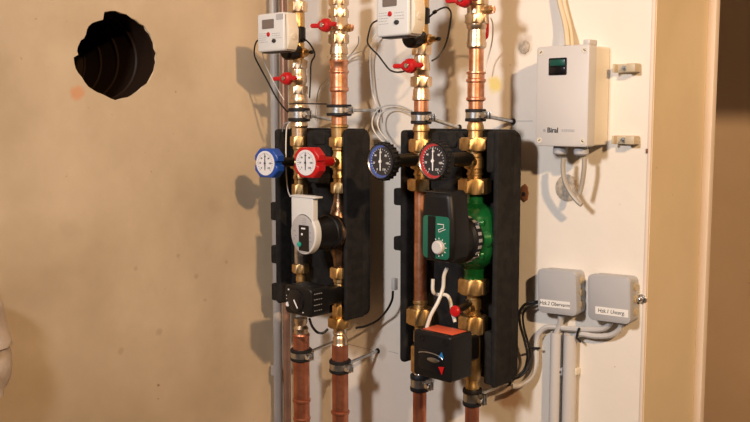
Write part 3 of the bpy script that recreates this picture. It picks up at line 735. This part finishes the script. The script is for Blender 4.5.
mb = MB(); mb.prism(rrect(.060, ph_, .008), pm, X, Z, OUT, .0016, bev=.0006); face = mb.build('face_plate', greenl, t)
mb = MB(); mb.prism(rrect(.017, ph_ * .99, .001), pm - X * .009 + OUT * .0016, X, Z, OUT, .0008); mb.build('black_stripe', blackp, face)
mb = MB(); mb.lathe(pm + OUT * .0016 + X * .008 - Z * ph_ * .22, OUT, [(0, .0125), (.006, .012), (.008, .010)], n=32); mb.build('knob', lightgrey, face)
mb = MB(); k0 = pm + OUT * .002 + X * .014 + Z * ph_ * .24
mb.tube([k0 + X * -.010 + Z * .006, k0 + X * .004 + Z * .006, k0 + X * .004, k0 - X * .008 - Z * .004, k0 + X * -.006 - Z * .008, k0 + X * .008 - Z * .002], .0007, n=5, smooth=False)
kc = pm + OUT * .0022 + X * .008 - Z * ph_ * .22
for i in range(9):
    a = math.radians(150 - i * 30); mb.box(kc + X * math.cos(a) * .0155 + Z * math.sin(a) * .0155, (.0012, .0004, .003), bev=0, rot=Matrix.Rotation(PI / 2 - a, 3, 'Y').transposed() if False else Matrix.Rotation(-(a - PI / 2), 3, 'Y'))
mb.build('print', inkw, face)
mb = MB(); mb.tube([Vector((XD - .030, -dG + .004, zt - .003)), Vector((XD + .028, -dG + .004, zt - .003))], .0012, n=6, smooth=False); mb.build('seam', inkk, t)

# ------------------------------------------------------------------ valve actuators
def actuator(ax, fpx0, fpx1, yt, yb, thick, label, big):
    dA = pix_d(ax, (fpx0 + fpx1) / 2, 1.15)
    a = at(fpx0, yt, dA); c = at(fpx1, yt, dA); Wd = c.x - a.x; xm = (a.x + c.x) / 2
    zt = zp(yt, xm, dA); zb = zp(yb, xm, dA); H = zt - zb; O = Vector((xm, -(dA - thick), (zt + zb) / 2))
    t = thing('valve_actuator', (xm, -dA + thick, zb), label, 'valve actuator')
    mb = MB(); mb.prism(rrect(Wd, H, .006 if big else .009), O, X, Z, OUT, thick, bev=.005, seg=3)
    mb.prism(rrect(Wd * .55, H * .6, .01), O - OUT * (dA - thick - DP - .012), X, Z, OUT, dA - thick - DP - .010)
    mb.build('housing', blackp, t)
    return t, O + OUT * thick, Wd, H, zt, dA
t, f, Wd, H, zt, dA = actuator(B_, 284.5, 311, 286.5, 315.5, .052, 'small black valve actuator with white markings below the white-faced pump', False)
mb = MB(); mb.lathe(f - X * Wd * .05, OUT, [(0, .024), (.003, .023), (.004, .020)], n=36); mb.build('dial_knob', blackg, t)
mb = MB(); mb.box(f - X * Wd * .02 + OUT * .0045 - Z * .006, (.0032, .001, .020), bev=.0004, rot=Matrix.Rotation(-.6, 3, 'Y'))
mb.lathe(f - X * Wd * .38 - Z * H * .18 + OUT * .0002, OUT, [(0, .0052), (.0012, .0048)], n=18)
for (x, z, s) in ((-.34, .34, .004), (-.1, .34, .003), (.12, -.28, .003), (.2, -.36, .003), (-.42, .12, .002), (-.42, .0, .002)): mb.box(f + X * Wd * x + Z * H * z + OUT * .0003, (s, .0006, s * .7), bev=0)
mb.build('pointer', inkw, t)
mb = MB(); random.seed(5)
for i in range(4):
    zz = .30 - i * .19
    xx = f.x + Wd / 2 + .0003
    for j in range(4): mb.box(Vector((xx, f.y + .010 + j * .006, f.z + H * zz)), (.0005, .004 * random.uniform(.5, 1), .0016), bev=0)
mb.build('print', inkg, t)

t, f, Wd, H, zt, dA = actuator(D_, 413, 451, 333, 379, .060, 'large black valve actuator with red and blue arrows at the bottom of the right group', True)
mb = MB(); mb.prism(rrect(Wd * .62, H * .46, .008), f - X * Wd * .02 - Z * H * .10, X, Z, OUT, .002, bev=.001); mb.build('inset_plate', blackg, t)
mb = MB(); pts = []
c0 = f - X * Wd * .02 - Z * H * .02 + OUT * .003
for k in range(9):
    a = math.radians(150 - k * 18); pts.append(c0 + X * .030 * math.cos(a) + Z * (.008 * math.sin(a)))
mb.tube(pts, .0010, n=6)
mb.prism(oval(.014, .004), c0 + X * .008 - Z * .004 - OUT * .001, X, Z, OUT, .002, bev=.0008); mb.build('scale_arc', steel, t)
mb = MB(); mb.prism([(-.006, -.005), (.006, -.005), (.001, .006)], c0 + X * .026 + Z * .008 - OUT * .001, X, Z, OUT, .0012); o = mb.build('arrow', bluemark, t); o['label'] = 'blue arrow mark'
mb = MB(); mb.prism([(-.007, .006), (.006, .008), (.001, -.007)], c0 + X * .027 - Z * .020 - OUT * .001, X, Z, OUT, .0012); o = mb.build('arrow', redp, t); o['label'] = 'red arrow mark'
mb = MB()
for x in (-.26, .34): mb.lathe(f + X * Wd * x + Z * H * .34, OUT, [(0, .0062), (.0012, .0062), (.0012, .004), (.0002, .0035)], n=18)
mb.build('screw', blackg, t)
mb = MB(); mb.box(Vector((f.x + .004, -dA + .032, zt + .0006)), (Wd * .78, .040, .0012), bev=.0003); o = mb.build('sticker', orange, t); o['label'] = 'red sticker on top'

# ------------------------------------------------------------------ corner pipes
for (px, dd, m, r, nm, lb) in ((276, .045, pipegrey, .0105, 'grey_pipe', 'light grey vertical pipe in the corner of the two walls'), (285.5, .034, pipebrown, .0092, 'thin_pipe', 'thin brownish vertical pipe between the corner pipe and the left pump group')):
    p = at(px, 211, dd); mb = MB(); mb.lathe((p.x, p.y, .01), Z, [(0, r), (HC - .02, r)], n=24)
    o = mb.build(nm, m); tag(o, lb, 'pipe')
p = at(276, 370, .045); t = thing('pipe_coupling', p, 'small socket joint on the grey corner pipe', 'pipe fitting')
mb = MB(); mb.lathe(p - Z * .012, Z, [(0, .0108), (.001, .0125), (.024, .0125), (.025, .0108)], n=24); mb.build('body', pipegrey, t)

# ------------------------------------------------------------------ cables
def cable(pts, r, m, label, name='cable', d=.1, grp=None):
    P = []
    for q in pts: P.append(at(q[0], q[1], q[2] if len(q) > 2 else d))
    mb = MB(); mb.tube(P, r, n=8, sub=7); o = mb.build(name, m); tag(o, label, 'cable', grp); return o
cable([(262, 40, .20), (257, 41, .20), (254.5, 48, .19), (255, 57, .18), (261, 69, .16), (268, 82, .15), (276, 97, .15), (283, 107, .15), (288, 112, .15)], .0018, blackp, 'black cable hanging left of the left heat meter down to the clamp')
cable([(262, 52, .18), (266, 66, .15), (277, 88, .14), (284, 100, .14)], .0010, palecab, 'thin pale wire running beside the black cable of the left heat meter')
cable([(303, 38, .13), (309, 43, .12), (314, 51, .11), (314.5, 56, .10), (311, 64, .10), (310.5, 80, .10), (309.5, 98, .11)], .0017, blackp, 'black cable looping right of the left flow sensor')
cable([(289, 104, .145), (300, 103.6, .145), (312, 103.8, .135), (327, 104, .13)], .0013, blackp, 'thin black strap stretched level between the two left pipes')
cable([(291, 121, .14), (287, 127, .14), (286, 140, .15), (286, 158, .16), (286.5, 176, .16), (288, 190, .15), (290.5, 197, .15)], .0014, palecab, 'white cable running down past the blue thermometer handle')
cable([(290, 122, .12), (285, 124, .12), (282.5, 131, .11), (282.5, 141, .10), (283, 150, .10)], .0016, greyp, 'grey cable bending round the left edge of the small insulation shell')
cable([(358.5, 36, .10), (358, 44, .07), (352, 53, .04), (345, 60, .02), (333, 76, .01), (323, 90, .01)], .0012, palecab, 'thin pale wire falling from the bleed port of the tall valve')
cable([(366, 50, .02), (352, 55, .015), (340, 66, .01), (326, 80, .01), (318, 92, .01), (315, 120, .01)], .0013, palecab, 'thin beige wire running down the wall between the left pipes')
cable([(378, 20, .19), (372, 24, .18), (369, 32, .15), (367.5, 42, .12), (371, 48, .10), (378, 55, .10), (384, 63, .12), (390, 70, .14), (397, 72.2, .16), (404, 71.5, .17)], .0018, blackp, 'black cable curving from the right heat meter to the red valve handle')
cable([(429, 17, .13), (434, 13, .13), (440, 9, .12), (447, 7.5, .11), (451, 13, .10), (450, 24, .10), (447.5, 38, .10), (444, 48, .10), (438, 57, .11), (431.5, 61, .12)], .0018, blackp, 'black cable looping right of the right flow sensor')
p = at(434.5, 13, .131); mb = MB(); mb.lathe(p - X * .004, (X + Z * .4), [(0, .002), (.002, .0035), (.008, .0035), (.01, .002)], n=10); tag(mb.build('cable_joint', blackp), 'small black bead on the cable above the right flow sensor', 'cable joint')
cable([(376, 34, .03), (371.5, 42, .03), (370, 60, .02), (371, 80, .02), (373, 95, .02), (377, 108, .02), (378, 120, .02)], .0017, palecab, 'pale cable hanging down the wall left of the right heat meter')
cable([(387, 145, .06), (378, 137, .05), (372.5, 127, .04), (373, 117, .03), (380, 108, .02), (391, 105, .02), (402, 106.5, .03), (412, 111, .06)], .0017, palecab, 'outer loop of pale cable coiled above the blue-rimmed gauge')
cable([(388, 141, .06), (381, 133, .05), (377.5, 124, .04), (380, 115, .03), (387, 110, .02), (397, 109, .02), (411, 113, .06)], .0015, palecab, 'inner loop of pale cable coiled above the blue-rimmed gauge')
cable([(491, 18, .10), (493, 26, .08), (492, 42, .05), (488, 58, .03), (484.5, 72, .03)], .0014, palecab, 'thin pale wire falling from the bleed port at the top right valve')
cable([(393, 291, .04), (392, 300, .04), (387, 310, .04), (378, 320, .03), (366, 326, .05), (356, 328, .08)], .0026, blackp, 'black cable running from the left shell up to the right shell')
mb = MB(); p = at(394.5, 284, .045); mb.box(p, (.010, .012, .026), bev=.002); tag(mb.build('cable_connector', lightgrey), 'small light grey plug at the left side of the larger shell', 'connector')
cable([(309.5, 319, .20), (312, 326, .18), (317, 332, .16), (323, 333, .15), (328, 329, .14)], .0028, blackp, 'short black cable loop under the small valve actuator')
cable([(433, 279, .18), (433, 291, .18), (437, 294.5, .17), (446, 295, .16), (450, 300, .16), (452, 311, .16), (455, 322, .16)], .0034, palecab, 'pale cable with a hooked bend below the black pump head')
cable([(447, 268, .19), (444, 276, .19), (443, 288, .19), (438, 302, .20), (431, 315, .21), (426, 330, .215)], .0034, palecab, 'pale cable running down slanting to the large actuator')
cable([(546, 301, .02), (535, 302, .02), (525, 304.5, .03), (519.5, 313, .04), (520.5, 326, .04), (525, 342, .04), (527.5, 356, .04), (525, 368, .04), (519, 375, .05), (512, 378, .06)], .0026, blackp, 'black cable curling from the left junction box round to the larger shell')
cable([(546, 300, .025), (534, 304, .025), (526, 309, .03), (523, 316, .03), (524, 328, .03), (528, 343, .03), (530.5, 356, .03), (528, 368, .04), (521, 376, .05), (512, 380, .06)], .0022, rubber, 'second black cable curling beside the first near the left junction box')
cable([(512, 386, .05), (520, 385, .035), (531, 377, .02), (536, 364, .015), (536.5, 347, .013), (538.5, 335, .013), (546, 327.5, .013), (558, 327, .013), (568, 328.5, .013)], .0052, lightgrey, 'thick grey cable bending from the larger shell to the conduit tops')
cable([(561, 316, .02), (560, 324, .015), (556.5, 334, .013)], .0060, lightgrey, 'grey cable dropping from the left junction box into the conduit')
cable([(611, 320, .02), (609, 325, .016), (602, 329, .014), (588, 329.5, .014), (574, 329, .014), (562, 328, .014)], .0052, lightgrey, 'upper grey cable from the right junction box to the conduits')
cable([(622, 322, .02), (619, 330, .016), (609, 335.5, .014), (594, 336, .014), (582, 334, .014), (575, 336, .014)], .0052, lightgrey, 'lower grey cable from the right junction box to the conduits')
mb = MB(); mb.tube([at(579.5, 328, .021), at(577.5, 333, .022), at(577, 338, .021), at(579, 340, .02), at(581, 342, .02)], .0022, n=8); tag(mb.build('cable_tie', rubber), 'black cable tie around the grey cables under the junction boxes', 'cable tie')
mb = MB(); mb.tube([at(529, 347.5, .035), at(534, 348, .022), at(540, 348.3, .02)], .0022, n=8); tag(mb.build('cable_tie', rubber), 'black cable tie holding the cables against the thick grey cable', 'cable tie')
# cables up from the control box
cable([(551, -60, .012), (555, -25, .012), (559, 0, .014), (564.5, 22, .02), (566.5, 34, .028), (567.5, 47, .036)], .0048, beigecab, 'beige cable entering the top of the control box')
cable([(556, -60, .010), (559.5, -25, .010), (563.5, 0, .010), (568.5, 22, .012), (571, 36, .020), (571.5, 48, .028)], .0040, beigecab, 'second beige cable close beside the first above the control box')
cable([(563.5, 158, .048), (563, 168, .048), (564.5, 180, .048), (570, 192, .046), (577, 201, .045), (581.5, 205, .045)], .0045, cabgrey, 'grey cable curving down from the left gland of the control box')
cable([(584.5, 158, .048), (584, 170, .048), (582, 184, .046), (579.5, 194, .046)], .0045, cabgrey, 'short grey cable hanging from the right gland of the control box')

# ------------------------------------------------------------------ control box
bx0 = at(535, 144.5, .072); bx1 = at(587, 148, .072); Wb = bx1.x - bx0.x; xm = (bx0.x + bx1.x) / 2
zt = zp(45.5, xm, .072); zb = zp(146.5, xm, .072); H = zt - zb; zm = (zt + zb) / 2
t = thing('control_box', (xm, 0, zb), 'cream grey control box with green and black switch on the white wall', 'control box')
mb = MB(); mb.prism(rrect(Wb - .002, H - .004, .004), (xm, -.001, zm), X, Z, OUT, .046); mb.build('base', creamp, t)
mb = MB(); mb.prism(rrect(Wb, H, .005), (xm, -.0475, zm), X, Z, OUT, .0245, bev=.002); lid = mb.build('lid', lightgrey, t)
f = Vector((xm, -.0722, zm))
mb = MB(); mb.box((xm + Wb / 2 - .007, -.058, zt + .003), (.013, .026, .010), bev=.0015); mb.build('lid_hinge', lightgrey, t)
mb = MB()
for (x, z) in ((-1, 1), (1, 1), (-1, -1), (1, -1)):
    mb.lathe(f + X * x * (Wb / 2 - .009) + Z * z * (H / 2 - .010) - OUT * .0003, OUT, [(0, .005), (.001, .005), (.001, .0035), (.0002, .003)], n=16)
mb.build('screw', creamp, t)
mb = MB()
for (x, z) in ((-1, 1), (1, 1), (-1, -1), (1, -1)): mb.box(f + X * x * (Wb / 2 - .009) + Z * z * (H / 2 - .010) + OUT * .0008, (.005, .0005, .0012), bev=0, rot=Matrix.Rotation(.6 * x, 3, 'Y'))
mb.build('screw_slot', inkk, t)
wz = zp(66.3, xm, .072)
q = Vector((at(558, 66, .072).x, -.0722, wz))
mb = MB(); mb.prism(rrect(.036, .030, .002), q, X, Z, OUT, .0014, bev=.0005); sw = mb.build('switch_frame', blackg, t)
mb = MB(); mb.box(q + OUT * .0022 + Z * .0065, (.030, .002, .011), bev=.0008); mb.build('switch_lamp', darkteal, sw)
mb = MB(); mb.box(q + OUT * .0022 - Z * .0065, (.030, .002, .011), bev=.0008); mb.build('switch_rocker', blackg, sw)
zl = zp(130.3, at(552, 130, .072).x, .072)
put_text('brand_text', 'Biral', (at(552.8, 130, .072).x, -.0724, zl), .0125, inkk, t, xs=1.0, ext=.0003, bold=.0002)
mb = MB(); q = Vector((at(544.6, 129, .072).x, -.0724, zl)); mb.lathe(q, OUT, [(0, .0026), (.0004, .0026)], n=14)
for i in range(2):
    q = Vector((at(562.5, 131, .072).x, -.0724, zl + .0012 - i * .0022))
    for j in range(6): mb.box(q + X * (j * .0044), (.0034, .0004, .0009), bev=0)
mb.build('print', inkg, t)
for px in (564, 585):
    x = at(px, 152, .035).x; gb = MB(); gb.lathe((x, -.048, zb + .002), -Z, [(0, .012), (.006, .012), (.007, .013), (.015, .013), (.018, .009)], n=20); gb.build('cable_gland', greyp, t)
x = at(568, 47, .035).x; gb = MB(); gb.lathe((x, -.033, zt - .003), Z, [(0, .010), (.006, .009)], n=18); gb.build('cable_gland', blackp, t)

# ------------------------------------------------------------------ junction boxes
def jbox(cpx, cpy, label, txt, rot, lx):
    d = .034; c = at(cpx, cpy, d); s = .083; R = Matrix.Rotation(rot, 3, 'Y'); u = R @ X; v = R @ Z
    t = thing('junction_box', (c.x, 0, c.z - s / 2), label, 'junction box', 'grey junction boxes on the white wall')
    mb = MB(); mb.prism(rrect(s - .003, s - .003, .009), (c.x, -.001, c.z), u, v, OUT, .022); mb.build('base', greyp, t)
    mb = MB(); mb.prism(rrect(s, s, .010), (c.x, -.022, c.z), u, v, OUT, .012, bev=.002); mb.build('lid', greyp, t)
    mb = MB()
    for k in (-1, 0, 1):
        mb.lathe(Vector((c.x, -.012, c.z)) + u * (s / 2 - .002) + v * k * .022, u, [(0, .008), (.001, .008), (.0015, .006), (.0025, .006)], n=16)
        mb.lathe(Vector((c.x, -.012, c.z)) - u * (s / 2 - .002) + v * k * .022, -u, [(0, .008), (.001, .008), (.0015, .006)], n=16)
    for k in (-1, 0, 1): mb.lathe(Vector((c.x, -.012, c.z)) - v * (s / 2 - .002) + u * k * .022, -v, [(0, .008), (.001, .008), (.0015, .006)], n=16)
    mb.build('knockout', clipm, t)  # tan tone puts the shade at the box edges into the knockouts
    f = Vector((c.x, -.0341, c.z)) - v * s * .27 + u * lx
    mb = MB(); mb.prism(rrect(.064, .0135, .001), f, u, v, OUT, .0005); st = mb.build('label_strip', paper, t)
    tx = put_text('handwriting', txt, tuple(f + OUT * .0008), .0098, inkk, st, u=(u), v=(v + u * .18), w=OUT, ext=.0001, xs=.95)
jbox(556.5, 292.3, 'grey junction box with handwritten strip, the one nearer the black shell', 'Hzk.2 Oberverm', math.radians(-2.8), -.004)
jbox(608.5, 299, 'grey junction box with handwritten strip, the one beside the small wall screw', 'Hzk.1 Unterg.', math.radians(-2.2), .006)

# conduits
def vcond(px, r, label):
    p = at(px, 400, r + .002); t = thing('conduit', (p.x, p.y, .01), label, 'conduit', 'grey vertical conduits'); z1 = zp(332 if px < 560 else 334, p.x, r)
    mb = MB(); mb.lathe((p.x, p.y, .01), Z, [(0, r), (z1 - .01, r), (z1 - .01, r * .8), (z1 - .04, r * .8)], n=28); mb.build('tube', lightgrey, t); return p, r
c1 = vcond(555, .0112, 'narrower grey vertical conduit under the left junction box')
c2 = vcond(569, .0125, 'wider grey vertical conduit running down beside the narrower one')
for (px, label) in ((562.5, 'small grey clip between the two vertical conduits'), (575.5, 'small cream conduit clip on the right side of the wider conduit')):
    p = at(px, 371, .008); t = thing('conduit_clip', (p.x, 0, p.z), label, 'clip')
    mb = MB(); mb.box(p, (.008 if px < 570 else .012, .016, .014), bev=.0015); mb.build('body', lightgrey if px < 570 else creamp, t)
    mb = MB(); mb.lathe(p + OUT * .008, OUT, [(0, .003), (.001, .0028)], n=10); mb.build('screw', steel, t)

# saddle clips on the right
for (px, py, label) in ((628.5, 68, 'small beige cable clip on the wall, upper of the two beside the control box'), (627.5, 140, 'small beige cable clip on the wall, lower of the two beside the control box')):
    p = at(px, py, .012); t = thing('cable_clip', (p.x, 0, p.z), label, 'cable clip', 'beige cable clips beside the control box')
    mb = MB(); mb.box(p + X * .009, (.018, .022, .015), bev=.002)
    mb.box(p - X * .009 - OUT * .006, (.028, .010, .015), bev=.0015)
    mb.box(p - X * .023, (.004, .022, .015), bev=.0012); mb.build('body', clipm, t)
    mb = MB(); mb.hexn(p - X * .008 - OUT * .001, OUT, .003, .008); mb.lathe(p - X * .008 + OUT * .002, OUT, [(0, .002), (.004, .002)], n=10); mb.build('screw', steel, t)
# small wall screw right of the junction boxes
p = at(641, 299.5, .004); t = thing('wall_screw', (p.x, 0, p.z), 'small shiny screw in the wall right of the junction boxes', 'screw')
mb = MB(); mb.lathe((p.x, 0, p.z), OUT, [(0, .006), (.002, .006), (.003, .0045), (.010, .0045), (.013, .0035), (.014, .001)], n=16); mb.build('head', chrome, t)
mb = MB(); mb.lathe((p.x, 0, p.z), OUT, [(0, .009), (.0012, .008)], n=18); mb.build('washer', steel, t)
# wall anchor holes and patches
p = at(524.5, 193, 0); t = thing('wall_anchor', p, 'brown broken anchor hole in the wall right of the larger shell', 'wall anchor')
mb = MB(); mb.prism([(-.008, .004), (-.006, .013), (.001, .018), (.008, .012), (.010, .0), (.008, -.012), (.002, -.017), (-.006, -.012)], p, X, Z, OUT, .003, bev=.0015); mb.build('rim', brownplug, t)
mb = MB(); mb.lathe(p + OUT * .003 - Z * .002, OUT, [(0, .0045), (.0005, .0042)], n=12); mb.build('plug', inkk, t)
p = at(524.5, 47, 0); t = thing('filler_patch', p, 'small round patch of rough filler left of the control box', 'filler patch')
mb = MB(); mb.prism([((.0125 + .0012 * math.sin(k * 2.1)) * math.cos(2 * PI * k / 18), (.0125 + .0012 * math.sin(k * 3.7)) * math.sin(2 * PI * k / 18)) for k in range(18)], p, X, Z, OUT, .0022, bev=.0012)
mb.build('patch', mat('grey_filler', (.50, .43, .34), 0, .8, noise=.35, nscale=160, bump=.8, bscale=160), t)
p = at(567.5, 188, 0); t = thing('wall_patch', p, 'flat round grey wall cover behind the hanging cables', 'wall cover')
mb = MB(); mb.lathe(p, OUT, [(0, .025), (.001, .025), (.002, .022)], n=36); mb.build('disc', MATS['grey_filler'], t)  # thin grey disc, toned apart from the plaster
p = at(647, 151, .001); mb = MB(); mb.box(p, (.004, .002, .008), bev=.0005); tag(mb.build('wall_nick', brownplug), 'tiny dark nail mark near the edge of the doorway', 'nail')

# ------------------------------------------------------------------ cloth at the left edge of the photograph
t0 = atl(-14, 296, .06); 
prof = [(293, -6), (302, 1.5), (315, 4.5), (328, 8), (337, 11), (342.5, 12), (346, 9.5), (352, 11), (362, 11), (374, 10), (383, 7), (388, 3), (393, 2), (397, -4)]
th = thing('hanging_cloth', (.06, t0.y, atl(-10, 397, .06).z), 'crumpled pale cloth poking in at the left edge of the photo', 'cloth')
vs = []; fs = []; n = 24
cl = MB()
for i, (py, ex) in enumerate(prof):
    pe = atl(ex, py, .06); yc = atl(-32, py, .06).y; ry = abs(pe.y - yc)
    for k in range(n):
        a = 2 * PI * k / n; f_ = 1 + .10 * math.sin(5 * a + i * .7) * (abs(math.sin(a)) > .25)
        vs.append((.06 + math.sin(a) * .035 * f_ * (1 + .25 * math.sin(i * 1.7)), yc + math.cos(a) * ry, pe.z))
for i in range(len(prof) - 1):
    for k in range(n):
        k2 = (k + 1) % n; fs.append((i * n + k, i * n + k2, (i + 1) * n + k2, (i + 1) * n + k))
fs.append(tuple(range(n))); fs.append(tuple(range((len(prof) - 1) * n, len(prof) * n)))
cl.add(vs, fs); cl.build('fabric', cloth, th, 60)
cl = MB(); pp = Vector(vs[0]); cl.tube([(.055, t0.y - .02, t0.z - .01), (.04, t0.y - .02, t0.z + .06), (.004, t0.y - .02, t0.z + .09)], .003, n=8); cl.build('hanging_loop', cloth, th)
mb = MB(); p = Vector((0, t0.y - .02, t0.z + .085)); mb.tube([p, p + X * .03, p + X * .045 + Z * .012], .003, n=8); tag(mb.build('wall_hook', steel), 'small steel hook holding the pale cloth on the left wall', 'hook')

# ------------------------------------------------------------------ light
def point(name, loc, col, e, r):
    l = bpy.data.lights.new(name, 'POINT'); l.energy = e; l.color = col; l.shadow_soft_size = r
    o = bpy.data.objects.new(name, l); o.location = loc; COL.objects.link(o); return o
def lamp(name, loc, aim, col, e, size, r=.045):
    l = bpy.data.lights.new(name, 'SPOT'); l.energy = e; l.color = col; l.shadow_soft_size = r; l.spot_size = math.radians(size); l.spot_blend = 1.0
    o = bpy.data.objects.new(name, l); o.location = loc; COL.objects.link(o)
    o.rotation_euler = (Vector(aim) - o.location).to_track_quat('-Z', 'Y').to_euler()
lamp('warm_room_lamp', (2.75, -1.40, 2.42), (1.0, 0, 1.58), (1.0, .66, .37), 218, 84)
lamp('cool_room_lamp', (.88, -1.95, 2.10), (.95, 0, 1.5), (.95, .92, .94), 104, 100, .12)
lamp('upper_left_fill', (.55, -1.55, 2.62), (0, -.62, 1.72), (1.0, .90, .80), 20, 44, .10)  # added fill to brighten the upper left wall, no known source
lamp('far_room_fill', (2.3, .55, 2.35), (.8, .84, 1.35), (1.0, .72, .45), 9, 120, .08)  # added fill to lift the wall beyond the doorway, no known source
wd = bpy.data.worlds.new('world'); sc.world = wd; wd.use_nodes = True
wd.node_tree.nodes['Background'].inputs['Color'].default_value = (.55, .44, .36, 1); wd.node_tree.nodes['Background'].inputs['Strength'].default_value = .42

sc.view_settings.view_transform = 'Standard'; sc.view_settings.look = 'None'; sc.view_settings.gamma = 1; sc.view_settings.exposure = 0.13
sc.view_settings.use_curve_mapping = False
sc.cycles.max_bounces = 8; sc.cycles.use_denoising = True; sc.cycles.sample_clamp_indirect = 4
for o in list(bpy.data.objects):
    if '_o' in o: del o['_o']
